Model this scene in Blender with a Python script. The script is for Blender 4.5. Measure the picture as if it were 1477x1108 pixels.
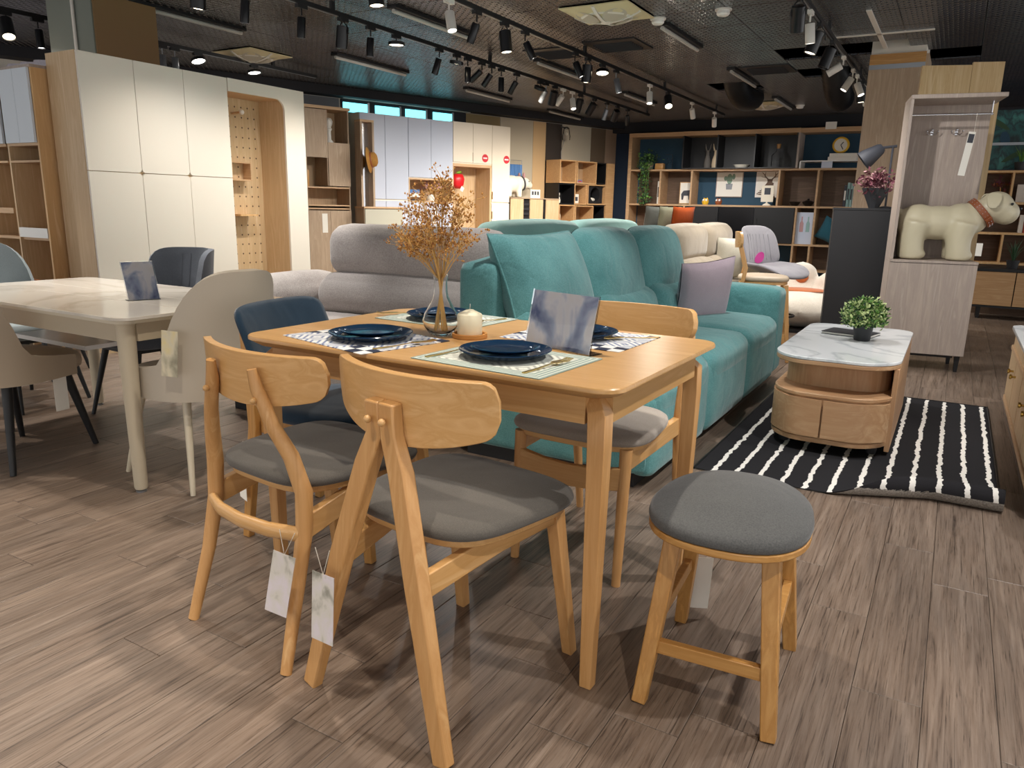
import bpy, math, random
from mathutils import Vector, Matrix
random.seed(7)
PI = math.pi
scene = bpy.context.scene
for o in list(bpy.data.objects): bpy.data.objects.remove(o)
COL = scene.collection

# ------------------------------------------------------------------ camera
CAM_H, FPX, PITCH, ROLL, YAW = 1.12, 1080.0, math.radians(13.3), math.radians(1.155), math.radians(30)
_rt0 = Vector((1, 0, 0)); _up0 = Vector((0, math.sin(PITCH), math.cos(PITCH))); _fw = Vector((0, math.cos(PITCH), -math.sin(PITCH)))
_rt = _rt0*math.cos(ROLL) + _up0*math.sin(ROLL); _up = -_rt0*math.sin(ROLL) + _up0*math.cos(ROLL)
_Rz = Matrix.Rotation(YAW, 3, 'Z')
CR, CU, CF = _Rz @ _rt, _Rz @ _up, _Rz @ _fw
cam_d = bpy.data.cameras.new('camera'); cam = bpy.data.objects.new('camera', cam_d); COL.objects.link(cam)
cam_d.sensor_fit = 'HORIZONTAL'; cam_d.sensor_width = 36.0; cam_d.lens = FPX/1477*36.0; cam_d.clip_start = .05; cam_d.clip_end = 200
M3 = Matrix((CR, CU, -CF)).transposed()
cam.matrix_world = Matrix.Translation((0, 0, CAM_H)) @ M3.to_4x4()
scene.camera = cam
def seen(p, mx=60):
    d = Vector(p) - Vector((0, 0, CAM_H)); z = d.dot(CF)
    if z < .2: return None
    x = 738.5 + FPX*d.dot(CR)/z; y = 554 - FPX*d.dot(CU)/z
    if -mx < x < 1477+mx and -mx < y < 1108+mx: return z
    return None

# ------------------------------------------------------------------ world, exposure
w = bpy.data.worlds.new('world'); scene.world = w; w.use_nodes = True
bg = w.node_tree.nodes['Background']; bg.inputs[0].default_value = (1.0, .99, .975, 1); bg.inputs[1].default_value = 1.25
scene.view_settings.view_transform = 'Standard'; scene.view_settings.look = 'None'
scene.view_settings.exposure = 0.2; scene.view_settings.gamma = 1.0
scene.view_settings.use_curve_mapping = False
SPOT_W = 50.0          # every track spotlight, including the added unseen ones
WARM, NEUT = (1.0, .91, .79), (1.0, .975, .945)

# ------------------------------------------------------------------ materials
def lin(c): return c/12.92 if c <= .04045 else ((c+.055)/1.055)**2.4
def hx(h): return tuple(lin(int(h[i:i+2], 16)/255) for i in (1, 3, 5))+(1,)
MATS = {}
def base(name, color, rough=.5, metal=0, spec=.5):
    m = bpy.data.materials.new(name); m.use_nodes = True; b = m.node_tree.nodes['Principled BSDF']
    b.inputs['Base Color'].default_value = hx(color) if isinstance(color, str) else color
    b.inputs['Roughness'].default_value = rough; b.inputs['Metallic'].default_value = metal
    b.inputs['Specular IOR Level'].default_value = spec
    MATS[name] = m; return m, m.node_tree, b
def N(nt, t, **k):
    n = nt.nodes.new(t)
    for a, v in k.items():
        if a.startswith('i_'): n.inputs[a[2:].replace('_', ' ')].default_value = v
        else: setattr(n, a, v)
    return n
def L(nt, a, b): nt.links.new(a, b)
def coords(nt, scale, kind='Object'):
    tc = N(nt, 'ShaderNodeTexCoord'); mp = N(nt, 'ShaderNodeMapping'); mp.inputs['Scale'].default_value = scale
    L(nt, tc.outputs[kind], mp.inputs['Vector']); return mp.outputs[0]
def ramp(nt, src, stops):
    r = N(nt, 'ShaderNodeValToRGB'); e = r.color_ramp.elements
    while len(e) < len(stops): e.new(.5)
    for k, (p, c) in enumerate(stops): e[k].position = p; e[k].color = hx(c) if isinstance(c, str) else c
    L(nt, src, r.inputs[0]); return r.outputs[0]
def bump(nt, b, src, strength, dist=.002):
    n = N(nt, 'ShaderNodeBump'); n.inputs['Strength'].default_value = strength; n.inputs['Distance'].default_value = dist
    L(nt, src, n.inputs['Height']); L(nt, n.outputs[0], b.inputs['Normal'])
def plain(name, c, rough=.5, metal=0, spec=.5): return base(name, c, rough, metal, spec)[0]
def wood(name, c1, c2, axis='x', s=1.0, rough=.45, c3=None):
    m, nt, b = base(name, c1, rough)
    k = {'x': (1.5, 22, 22), 'y': (22, 1.5, 22), 'z': (22, 22, 1.5)}[axis]
    v = coords(nt, tuple(a*s for a in k))
    n = N(nt, 'ShaderNodeTexNoise', i_Scale=1.0, i_Detail=6.0, i_Roughness=.6, i_Distortion=1.2); L(nt, v, n.inputs['Vector'])
    c = ramp(nt, n.outputs[0], [(.3, c1), (.55, c2), (.75, c3 or c1)]); L(nt, c, b.inputs['Base Color'])
    n2 = N(nt, 'ShaderNodeTexNoise', i_Scale=6.0, i_Detail=3.0); L(nt, v, n2.inputs['Vector']); bump(nt, b, n2.outputs[0], .12)
    return m
def fabric(name, c1, c2, s=420.0, rough=.95, sheen=.25, big=3.0, crease=5.0):
    m, nt, b = base(name, c1, rough, 0, .2)
    b.inputs['Sheen Weight'].default_value = sheen
    v = coords(nt, (1, 1, 1))
    n = N(nt, 'ShaderNodeTexNoise', i_Scale=s, i_Detail=2.0); L(nt, v, n.inputs['Vector'])
    n2 = N(nt, 'ShaderNodeTexNoise', i_Scale=big, i_Detail=4.0); L(nt, v, n2.inputs['Vector'])
    mx = N(nt, 'ShaderNodeMix', data_type='FLOAT'); mx.inputs[0].default_value = .45
    L(nt, n.outputs[0], mx.inputs[2]); L(nt, n2.outputs[0], mx.inputs[3])
    c = ramp(nt, mx.outputs[0], [(.36, c1), (.64, c2)]); L(nt, c, b.inputs['Base Color'])
    n3 = N(nt, 'ShaderNodeTexNoise', i_Scale=crease, i_Detail=2.0, i_Distortion=.6); L(nt, v, n3.inputs['Vector'])
    b1 = N(nt, 'ShaderNodeBump'); b1.inputs['Strength'].default_value = .5; b1.inputs['Distance'].default_value = .02; L(nt, n3.outputs[0], b1.inputs['Height'])
    b2 = N(nt, 'ShaderNodeBump'); b2.inputs['Strength'].default_value = .35; b2.inputs['Distance'].default_value = .001; L(nt, n.outputs[0], b2.inputs['Height'])
    L(nt, b1.outputs[0], b2.inputs['Normal']); L(nt, b2.outputs[0], b.inputs['Normal']); return m
def emit(name, c, s):
    m, nt, b = base(name, c, .4); b.inputs['Emission Color'].default_value = hx(c) if isinstance(c, str) else c
    b.inputs['Emission Strength'].default_value = s; return m
def glass(name, tint=(1, 1, 1, 1), rough=.02, ior=1.45, trans=1.0):
    m, nt, b = base(name, tint, rough); b.inputs['Transmission Weight'].default_value = trans; b.inputs['IOR'].default_value = ior; return m

wood('oak', '#d3a772', '#c5975e', 'x', 1.2, .32, '#d9b07e')
wood('oak_y', '#d0a36d', '#c2945a', 'y', 1.2, .34, '#d6ad7a')
wood('oak_z', '#cb9c66', '#bb8a53', 'z', 1.2, .4, '#d1a671')
wood('honey_z', '#c49558', '#ae7d42', 'z', 1.6, .4, '#d49f5a')
wood('honey', '#c49558', '#ae7d42', 'x', 1.6, .4, '#d49f5a')
wood('pale_wood', '#d8bd99', '#c9aa82', 'z', .9, .5, '#e0c8a8')
wood('pale_wood_x', '#d3b18b', '#c39f78', 'x', .9, .5, '#dcbe9c')
wood('amber_wood', '#dcb583', '#cfa470', 'z', .9, .5, '#e4c396')
wood('shelf_wood', '#b99c7a', '#a78a69', 'z', .9, .55, '#c4a988')
wood('shelf_wood_x', '#c5a27b', '#b08d68', 'x', .9, .55, '#cfae88')
wood('dark_wood', '#6a5140', '#57422f', 'x', .9, .6, '#735a47')
wood('grey_oak', '#b7a79a', '#a3948a', 'z', 1.2, .5, '#c2b4a8')
wood('coffee_oak', '#cda780', '#bb9068', 'z', .8, .45, '#d6b48e')
wood('coffee_oak_x', '#cda780', '#bb9068', 'x', .8, .45, '#d6b48e')
wood('taupe_oak', '#b9a288', '#a58d74', 'z', 1.4, .55, '#c3ae95')
wood('side_oak', '#caa478', '#b98f61', 'x', 1.2, .5, '#d2b086')
wood('sample_oak', '#d2b98e', '#bb9c6c', 'z', .8, .5, '#dcc69e')
fabric('seat_grey', '#5f5a54', '#4a4641', 520, .95, .2)
fabric('seat_taupe', '#9b9186', '#837a70', 520, .95, .3)
fabric('stool_grey', '#5c5c5b', '#464646', 300, .95, .2)
fabric('navy', '#1d374c', '#162a3b', 500, .92, .35)
fabric('teal', '#669c9c', '#4b8081', 190, .85, .3, 6.0, 9.0)
fabric('teal_pale', '#a9d6cf', '#97c6c0', 260, .85, .3, 5.0)
fabric('sofa_grey', '#b9b1ac', '#99908c', 150, .95, .35)
fabric('sofa_beige', '#b5a894', '#a09380', 330, .95, .35)
fabric('mauve', '#c0afb8', '#ad9ba5', 400, .95, .35)
fabric('cream_fab', '#e2dccb', '#d0c9b6', 200, 1, .4)
fabric('boucle', '#efe6d8', '#ddd2c2', 120, 1, .5)
fabric('paw_orange', '#c5703c', '#b5622f', 200, .95, .3)
fabric('grey_pil', '#7f8078', '#6c6d66', 300); fabric('sage_pil', '#b3b295', '#9c9b80', 300); fabric('orange_pil', '#d9642a', '#c05320', 300)
fabric('teal_pil', '#2f6272', '#265260', 300)
fabric('chair_slate', '#5f636b', '#4f535b', 400, .9); fabric('chair_grey', '#8f9799', '#808889', 400, .8)
fabric('swivel_grey', '#8d8b90', '#7c7a80', 400, .9)
fabric('curtain', '#d7d2dc', '#c6c0cc', 60, .9)
fabric('straw', '#b98a4c', '#94682f', 150, .9, 0)
plain('leather_tan', '#b3a28c', .5); plain('leather_beige', '#b9ae9e', .42); plain('brown_leather', '#8a4a26', .45)
plain('black', '#121214', .5); plain('black_gloss', '#0c0c10', .28); plain('black_board', '#1d1d20', .55); plain('void', '#030304', 1, 0, 0)
plain('white', '#eae8e4', .45); plain('white_gloss', '#f0eeec', .18); plain('paper', '#e8e4da', .8)
plain('cream', '#e6dcc8', .5); plain('cream_door', '#e6ded2', .45); plain('blue_white', '#d3dbe4', .4)
plain('periwinkle', '#c3cbdc', .45); plain('sand_door', '#eadfcd', .45); plain('grey_front', '#b9b6a6', .5)
plain('beige_metal', '#c9bda6', .4, .1); plain('beige_apron', '#b3a48c', .45); plain('chrome', '#d8d8dc', .12, 1); plain('brass', '#c9a254', .28, 1); plain('gold', '#d3b878', .3, 1)
plain('steel', '#8f9296', .35, .8); plain('plate_blue', '#0d2b46', .12, 0, .7); plain('wax', '#efe6c8', .5); plain('cork', '#c48a48', .7)
plain('string', '#e8e2d4', .9); plain('red', '#d8202a', .35); plain('red_dot', '#cf2a38', .5); plain('pink_dot', '#ef4fb0', .5); plain('leafgreen', '#7fae3a', .5)
plain('navy_wall', '#1c2c42', .8); plain('blue_back', '#1e4258', .7); plain('tar', '#222227', .8); plain('light_wall', '#d9d2c6', .85); plain('grey_green', '#7a8078', .7); plain('bronze_panel', '#8a6c46', .55)
plain('panel_greige', '#b9ae9a', .85); plain('panel_tan', '#c6a67c', .85); plain('cactus_print', '#7f9a88', .7); plain('panel_dark', '#3b332e', .85); plain('panel_brown', '#6b5a48', .85); plain('panel_gold', '#8a7653', .85); plain('panel_rose', '#a48a74', .85); plain('panel_grey', '#6d6d70', .85)
plain('stem', '#d0a662', .8); plain('bud', '#bf8a45', .8); plain('bud_dark', '#8f5a28', .8); plain('yellow', '#e0b02a', .5)
plain('vinyl_cream', '#c9bfa3', .38); plain('soft_white', '#e6dfcf', .6); plain('pot_black', '#26272b', .55); plain('soil', '#3a2c20', .95)
plain('leaf_dark', '#2c4a2c', .55); plain('leaf_mid', '#5f8a3c', .5); plain('leaf_light', '#c6d493', .5); plain('petal', '#b98f90', .7); plain('petal_dark', '#6a3844', .7)
plain('bottle_amber', '#c08a40', .3); plain('clay', '#b9a68a', .7); plain('stone_dark', '#5a5550', .8); plain('book_blue', '#4a78b0', .6); plain('book_teal', '#8fb0ae', .6); plain('book_white', '#e2ddd4', .6); plain('book_dark', '#3a3c44', .6); plain('book_red', '#b04a3a', .6)
plain('duct', '#17181b', .45, .4); plain('plastic_white', '#dedad2', .45); plain('grille', '#b7b0a0', .6); plain('cream_plate', '#cfc39c', .55); plain('navy_lens', '#202428', .2)
glass('clear_glass', (1, 1, 1, 1), .01, 1.18); glass('acrylic', (.96, .98, 1, 1), .01, 1.3)
emit('lens_warm', (1, .86, .62, 1), 9.0); emit('lens_cool', (1, .97, .9, 1), 9.0); emit('window_light', (.22, .78, .9, 1), 1.6)
plain('tube_off', '#b9b6b0', .4)

# floor planks: weathered grey-brown oak vinyl
def plank_mat():
    m, nt, b = base('plank', '#8a7868', .42)
    ge = N(nt, 'ShaderNodeNewGeometry'); oi = N(nt, 'ShaderNodeObjectInfo'); at = N(nt, 'ShaderNodeAttribute', attribute_name='rnd')
    ad = N(nt, 'ShaderNodeMath', operation='ADD'); L(nt, oi.outputs['Random'], ad.inputs[0]); L(nt, at.outputs['Fac'], ad.inputs[1])
    fr = N(nt, 'ShaderNodeMath', operation='FRACT'); L(nt, ad.outputs[0], fr.inputs[0]); R = fr.outputs[0]
    mu = N(nt, 'ShaderNodeMath', operation='MULTIPLY'); L(nt, R, mu.inputs[0]); mu.inputs[1].default_value = 37
    cb = N(nt, 'ShaderNodeCombineXYZ'); L(nt, mu.outputs[0], cb.inputs[2]); L(nt, mu.outputs[0], cb.inputs[1])
    va = N(nt, 'ShaderNodeVectorMath', operation='ADD'); L(nt, ge.outputs['Position'], va.inputs[0]); L(nt, cb.outputs[0], va.inputs[1])
    mp = N(nt, 'ShaderNodeMapping'); mp.inputs['Scale'].default_value = (48, 2.2, 1); L(nt, va.outputs[0], mp.inputs[0])
    n = N(nt, 'ShaderNodeTexNoise', i_Scale=1.0, i_Detail=8.0, i_Roughness=.68, i_Distortion=.9); L(nt, mp.outputs[0], n.inputs['Vector'])
    mp2 = N(nt, 'ShaderNodeMapping'); mp2.inputs['Scale'].default_value = (9, 1.0, 1); L(nt, va.outputs[0], mp2.inputs[0])
    n2 = N(nt, 'ShaderNodeTexNoise', i_Scale=1.2, i_Detail=3.0, i_Distortion=2.0); L(nt, mp2.outputs[0], n2.inputs['Vector'])
    mp3 = N(nt, 'ShaderNodeMapping'); mp3.inputs['Scale'].default_value = (240, 5, 1); L(nt, va.outputs[0], mp3.inputs[0])
    nf = N(nt, 'ShaderNodeTexNoise', i_Scale=1.0, i_Detail=5.0, i_Roughness=.7, i_Distortion=.5); L(nt, mp3.outputs[0], nf.inputs['Vector'])
    cf = ramp(nt, nf.outputs[0], [(.34, '#6d5f55'), (.46, '#f2ece6'), (.7, '#ffffff')])
    c = ramp(nt, n.outputs[0], [(.27, '#463c36'), (.42, '#85776c'), (.6, '#998c81'), (.78, '#ada096')])
    c2 = ramp(nt, n2.outputs[0], [(.35, '#9c8a7a'), (.65, '#d0bfae')])
    mx = N(nt, 'ShaderNodeMix', data_type='RGBA', blend_type='MULTIPLY'); mx.inputs[0].default_value = .55; L(nt, c, mx.inputs[6]); L(nt, c2, mx.inputs[7])
    mxf = N(nt, 'ShaderNodeMix', data_type='RGBA', blend_type='MULTIPLY'); mxf.inputs[0].default_value = .85; L(nt, mx.outputs[2], mxf.inputs[6]); L(nt, cf, mxf.inputs[7])
    hs = N(nt, 'ShaderNodeHueSaturation'); mr = N(nt, 'ShaderNodeMapRange'); mr.inputs[3].default_value = .90; mr.inputs[4].default_value = 1.10
    L(nt, R, mr.inputs[0]); L(nt, mr.outputs[0], hs.inputs['Value']); L(nt, mxf.outputs[2], hs.inputs['Color']); L(nt, hs.outputs[0], b.inputs['Base Color'])
    bump(nt, b, n.outputs[0], .25, .002)
    r2 = N(nt, 'ShaderNodeMapRange'); r2.inputs[3].default_value = .28; r2.inputs[4].default_value = .52; L(nt, n.outputs[0], r2.inputs[0]); L(nt, r2.outputs[0], b.inputs['Roughness'])
plank_mat()
def tile_mat():
    m, nt, b = base('ceiling_tile', '#77777a', .27, 1.0)
    v = coords(nt, (1, 1, 1))
    br = N(nt, 'ShaderNodeTexBrick'); br.offset = .5
    for k, x in (('Scale', 1.0), ('Mortar Size', .016), ('Mortar Smooth', 1.0), ('Brick Width', .075), ('Row Height', .038)): br.inputs[k].default_value = x
    L(nt, v, br.inputs['Vector'])
    bump(nt, b, br.outputs['Fac'], 1.0, .03)
tile_mat()
def marble(name, c1, c2, s=1.4):
    m, nt, b = base(name, c1, .12, 0, .5); v = coords(nt, (1, 1, 1))
    n = N(nt, 'ShaderNodeTexNoise', i_Scale=s, i_Detail=6.0, i_Distortion=1.6); L(nt, v, n.inputs['Vector'])
    c = ramp(nt, n.outputs[0], [(.46, c1), (.505, c2), (.55, c1)]); L(nt, c, b.inputs['Base Color'])
marble('marble_white', '#e9ebec', '#c9cdd0'); marble('ceramic_table', '#d9d1c5', '#c6bdb0', .9)
def mosaic(name, ca, cb, cc, border):
    m, nt, b = base(name, ca, .7); v = coords(nt, (1, 1, 1))
    vo = N(nt, 'ShaderNodeTexVoronoi', feature='F1', distance='MANHATTAN'); vo.inputs['Scale'].default_value = 10; vo.inputs['Randomness'].default_value = .25; L(nt, v, vo.inputs['Vector'])
    wv = N(nt, 'ShaderNodeMath', operation='SINE'); mu = N(nt, 'ShaderNodeMath', operation='MULTIPLY'); mu.inputs[1].default_value = 26; L(nt, vo.outputs['Distance'], mu.inputs[0]); L(nt, mu.outputs[0], wv.inputs[0])
    c = ramp(nt, wv.outputs[0], [(.0, ca), (.2, cb), (.55, cc), (.9, cb)])
    ck = N(nt, 'ShaderNodeTexChecker'); ck.inputs['Scale'].default_value = 26; ck.inputs[1].default_value = hx('#272e44'); ck.inputs[2].default_value = hx(ca); L(nt, v, ck.inputs['Vector'])
    sp = N(nt, 'ShaderNodeSeparateXYZ'); L(nt, v, sp.inputs[0])
    mx = N(nt, 'ShaderNodeMix', data_type='RGBA')
    if border:
        ax = N(nt, 'ShaderNodeMath', operation='ABSOLUTE'); L(nt, sp.outputs[0], ax.inputs[0]); ay = N(nt, 'ShaderNodeMath', operation='ABSOLUTE'); L(nt, sp.outputs[1], ay.inputs[0])
        a1 = N(nt, 'ShaderNodeMath', operation='SUBTRACT'); a1.inputs[1].default_value = .19; L(nt, ax.outputs[0], a1.inputs[0])
        a2 = N(nt, 'ShaderNodeMath', operation='SUBTRACT'); a2.inputs[1].default_value = .15; L(nt, ay.outputs[0], a2.inputs[0])
        mxm = N(nt, 'ShaderNodeMath', operation='MAXIMUM'); L(nt, a1.outputs[0], mxm.inputs[0]); L(nt, a2.outputs[0], mxm.inputs[1])
        gt = N(nt, 'ShaderNodeMath', operation='GREATER_THAN'); gt.inputs[1].default_value = -.045; L(nt, mxm.outputs[0], gt.inputs[0])
        sn = N(nt, 'ShaderNodeMath', operation='MULTIPLY'); sn.inputs[1].default_value = 520; L(nt, mxm.outputs[0], sn.inputs[0]); s2 = N(nt, 'ShaderNodeMath', operation='SINE'); L(nt, sn.outputs[0], s2.inputs[0])
        cbd = ramp(nt, s2.outputs[0], [(.35, '#8fa098'), (.5, '#d9dcd0')])
        L(nt, gt.outputs[0], mx.inputs[0]); L(nt, c, mx.inputs[6]); L(nt, cbd, mx.inputs[7])
    else:
        n = N(nt, 'ShaderNodeTexVoronoi'); n.inputs['Scale'].default_value = 7; L(nt, v, n.inputs['Vector'])
        s3 = N(nt, 'ShaderNodeSeparateColor'); L(nt, n.outputs['Color'], s3.inputs[0])
        gt = N(nt, 'ShaderNodeMath', operation='GREATER_THAN'); gt.inputs[1].default_value = .68; L(nt, s3.outputs[0], gt.inputs[0])
        L(nt, gt.outputs[0], mx.inputs[0]); L(nt, c, mx.inputs[6]); L(nt, ck.outputs[0], mx.inputs[7])
    L(nt, mx.outputs[2], b.inputs['Base Color'])
mosaic('mat_blue', '#e6e6e4', '#66749a', '#cfd4e0', False); mosaic('mat_sage', '#e0e2d6', '#a9a9a2', '#d0d2c4', True)
def smudge(name, s, stops, rough=.35):
    m, nt, b = base(name, '#dddddd', rough); v = coords(nt, (1, 1, .7))
    n = N(nt, 'ShaderNodeTexNoise', i_Scale=s, i_Detail=4.0, i_Distortion=.4); L(nt, v, n.inputs['Vector'])
    L(nt, ramp(nt, n.outputs[0], stops), b.inputs['Base Color'])
smudge('print_card', 9, [(.33, '#3c4878'), (.43, '#9fa5bc'), (.5, '#ddd6d6'), (.66, '#d9cdc4')])
smudge('print_tag', 22, [(.3, '#8d8a7e'), (.45, '#cfc9bf'), (.62, '#d6cdd2'), (.8, '#b9b9a2')], .7)
smudge('print_tag_yellow', 14, [(.3, '#8f8a76'), (.5, '#cfc5ac'), (.7, '#d9c684')], .7)
smudge('palm_print', 7, [(.36, '#10282c'), (.5, '#1f5a58'), (.56, '#123438'), (.68, '#3b7f78')], .5)
def rug_mat():
    m, nt, b = base('rug', '#2b2a2b', 1.0, 0, .1); v = coords(nt, (1, 1, 1))
    n = N(nt, 'ShaderNodeTexNoise', i_Scale=14.0, i_Detail=6.0, i_Roughness=.7); 
    mp = N(nt, 'ShaderNodeMapping'); mp.inputs['Scale'].default_value = (.4, 1, 1); L(nt, v, mp.inputs[0]); L(nt, mp.outputs[0], n.inputs['Vector'])
    sp = N(nt, 'ShaderNodeSeparateXYZ'); L(nt, v, sp.inputs[0])
    s1 = N(nt, 'ShaderNodeMath', operation='MULTIPLY_ADD'); s1.inputs[1].default_value = .045; L(nt, n.outputs[0], s1.inputs[0]); L(nt, sp.outputs[0], s1.inputs[2])
    mo = N(nt, 'ShaderNodeMath', operation='PINGPONG'); mo.inputs[1].default_value = .048; L(nt, s1.outputs[0], mo.inputs[0])
    lt = N(nt, 'ShaderNodeMath', operation='LESS_THAN'); lt.inputs[1].default_value = .0095; L(nt, mo.outputs[0], lt.inputs[0])
    mx = N(nt, 'ShaderNodeMix', data_type='RGBA'); mx.inputs[6].default_value = hx('#29282a'); mx.inputs[7].default_value = hx('#e6e2da'); L(nt, lt.outputs[0], mx.inputs[0]); L(nt, mx.outputs[2], b.inputs['Base Color'])
    n3 = N(nt, 'ShaderNodeTexNoise', i_Scale=500.0); L(nt, v, n3.inputs['Vector']); bump(nt, b, n3.outputs[0], .6, .002)
rug_mat(); fabric('rug_back', '#a0988e', '#6f6860', 160, 1, 0)

# ------------------------------------------------------------------ mesh helpers
class MB:
    def __init__(s): s.v = []; s.f = []; s.mi = []
    def add(s, vs, fs, T=None, mi=0):
        k = len(s.v)
        s.v += [tuple(T @ Vector(p)) for p in vs] if T is not None else [tuple(p) for p in vs]
        for f in fs: s.f.append(tuple(i+k for i in f)); s.mi.append(mi)
        return s
    def bx(s, x0, x1, y0, y1, z0, z1, T=None, mi=0):
        return s.add([(x0,y0,z0),(x1,y0,z0),(x1,y1,z0),(x0,y1,z0),(x0,y0,z1),(x1,y0,z1),(x1,y1,z1),(x0,y1,z1)],
                     [(3,2,1,0),(4,5,6,7),(0,1,5,4),(1,2,6,5),(2,3,7,6),(3,0,4,7)], T, mi)
    def post(s, p0, p1, s0, s1, T=None, mi=0):      # square-section post between two points, horizontal ends
        vs = []
        for p, (a, b) in ((p0, s0), (p1, s1)):
            for sx, sy in ((-1,-1),(1,-1),(1,1),(-1,1)): vs.append((p[0]+sx*a/2, p[1]+sy*b/2, p[2]))
        return s.add(vs, [(3,2,1,0),(4,5,6,7),(0,1,5,4),(1,2,6,5),(2,3,7,6),(3,0,4,7)], T, mi)
    def sweep(s, pts, prof, up=(0,0,1), T=None, mi=0, scale=None):  # prof: list of (a,b) in side/up axes
        pts = [Vector(p) for p in pts]; n = len(prof); up = Vector(up); vs = []
        for i, p in enumerate(pts):
            t = (pts[min(i+1, len(pts)-1)] - pts[max(i-1, 0)]).normalized()
            u = up - t*up.dot(t)
            if u.length < 1e-4: u = Vector((1, 0, 0)) - t*t.x
            u.normalize(); r = t.cross(u); k = scale[i] if scale else 1
            vs += [p + r*a*k + u*b*k for a, b in prof]
        fs = []
        for i in range(len(pts)-1):
            for j in range(n): fs.append((i*n+j, i*n+(j+1) % n, (i+1)*n+(j+1) % n, (i+1)*n+j))
        fs.append(tuple(range(n-1, -1, -1))); fs.append(tuple((len(pts)-1)*n+j for j in range(n)))
        return s.add(vs, fs, T, mi)
    def tube(s, pts, r, seg=8, T=None, mi=0):
        rs = r if isinstance(r, (list, tuple)) else [r]*len(pts); m = max(rs)
        return s.sweep(pts, [(m*math.cos(2*PI*k/seg), m*math.sin(2*PI*k/seg)) for k in range(seg)], (0.13, .21, 1), T, mi, [q/m for q in rs])
    def bar(s, pts, w, h, up=(0,0,1), T=None, mi=0, scale=None):
        return s.sweep(pts, [(-w/2,-h/2),(w/2,-h/2),(w/2,h/2),(-w/2,h/2)], up, T, mi, scale)
    def lathe(s, prof, seg=20, T=None, mi=0, c=(0,0,0)):
        vs = []; fs = []; n = len(prof)
        for k in range(seg):
            a = 2*PI*k/seg
            vs += [(c[0]+r*math.cos(a), c[1]+r*math.sin(a), c[2]+z) for r, z in prof]
        for k in range(seg):
            q = (k+1) % seg
            for i in range(n-1): fs.append((k*n+i, q*n+i, q*n+i+1, k*n+i+1))
        if prof[0][0] > 1e-6: fs.append(tuple(k*n for k in range(seg-1, -1, -1)))
        if prof[-1][0] > 1e-6 and not (n == 2 and prof[0][0] < 1e-6): fs.append(tuple(k*n+n-1 for k in range(seg)))
        return s.add(vs, fs, T, mi)
    def loft(s, rings, cap=True, T=None, mi=0):
        n = len(rings[0]); vs = [p for r in rings for p in r]; fs = []
        for i in range(len(rings)-1):
            for j in range(n): fs.append((i*n+j, i*n+(j+1) % n, (i+1)*n+(j+1) % n, (i+1)*n+j))
        if cap: fs.append(tuple(range(n-1, -1, -1))); fs.append(tuple((len(rings)-1)*n+j for j in range(n)))
        return s.add(vs, fs, T, mi)
    def prism(s, poly, z0, z1, T=None, mi=0): return s.loft([[(x, y, z0) for x, y in poly], [(x, y, z1) for x, y in poly]], True, T, mi)
    def rbox(s, c, d, r, n=6, bulge=(0,0,0), T=None, mi=0):   # rounded box, faces bulged outwards
        h = [q/2 for q in d]; ih = [max(q-r, 1e-4) for q in h]; vs = []; fs = []; idx = {}
        def pt(x, y, z):
            q = [x*h[0], y*h[1], z*h[2]]; inn = [max(-ih[i], min(ih[i], q[i])) for i in range(3)]
            dv = Vector([q[i]-inn[i] for i in range(3)])
            if dv.length > 1e-9: dv = dv.normalized()*r
            p = [inn[i]+dv[i] for i in range(3)]
            p[0] += bulge[0]*x*(1-y*y)*(1-z*z); p[1] += bulge[1]*y*(1-x*x)*(1-z*z); p[2] += bulge[2]*z*(1-x*x)*(1-y*y)
            return (c[0]+p[0], c[1]+p[1], c[2]+p[2])
        def g(i):   # denser towards edges
            t = -1+2*i/n; return math.copysign(abs(t)**.6, t) if t else 0
        def vid(i, j, k):
            if (i, j, k) not in idx: idx[(i, j, k)] = len(vs); vs.append(pt(g(i), g(j), g(k)))
            return idx[(i, j, k)]
        for a in range(n):
            for b in range(n):
                fs += [(vid(0,a,b),vid(0,a,b+1),vid(0,a+1,b+1),vid(0,a+1,b)), (vid(n,a,b),vid(n,a+1,b),vid(n,a+1,b+1),vid(n,a,b+1)),
                       (vid(a,0,b),vid(a+1,0,b),vid(a+1,0,b+1),vid(a,0,b+1)), (vid(a,n,b),vid(a,n,b+1),vid(a+1,n,b+1),vid(a+1,n,b)),
                       (vid(a,b,0),vid(a,b+1,0),vid(a+1,b+1,0),vid(a+1,b,0)), (vid(a,b,n),vid(a+1,b,n),vid(a+1,b+1,n),vid(a,b+1,n))]
        return s.add(vs, fs, T, mi)
    def slab(s, fn, nu, nv, t, T=None, mi=0):        # curved sheet with thickness t along its normal
        P = [[Vector(fn(i/nu, j/nv)) for j in range(nv+1)] for i in range(nu+1)]; A = []; B = []
        for i in range(nu+1):
            for j in range(nv+1):
                du = P[min(i+1,nu)][j]-P[max(i-1,0)][j]; dv = P[i][min(j+1,nv)]-P[i][max(j-1,0)]
                nn = du.cross(dv); nn = nn.normalized() if nn.length > 1e-9 else Vector((0,0,1))
                th = t(i/nu, j/nv) if callable(t) else t
                A.append(P[i][j]+nn*th/2); B.append(P[i][j]-nn*th/2)
        m = len(A); w = nv+1; fs = []
        for i in range(nu):
            for j in range(nv):
                a, b, c, d = i*w+j, (i+1)*w+j, (i+1)*w+j+1, i*w+j+1
                fs += [(a, b, c, d), (m+d, m+c, m+b, m+a)]
        for i in range(nu): fs += [(m+i*w, m+(i+1)*w, (i+1)*w, i*w), (i*w+nv, (i+1)*w+nv, m+(i+1)*w+nv, m+i*w+nv)]
        for j in range(nv): fs += [(j, j+1, m+j+1, m+j), (m+nu*w+j, m+nu*w+j+1, nu*w+j+1, nu*w+j)]
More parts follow.
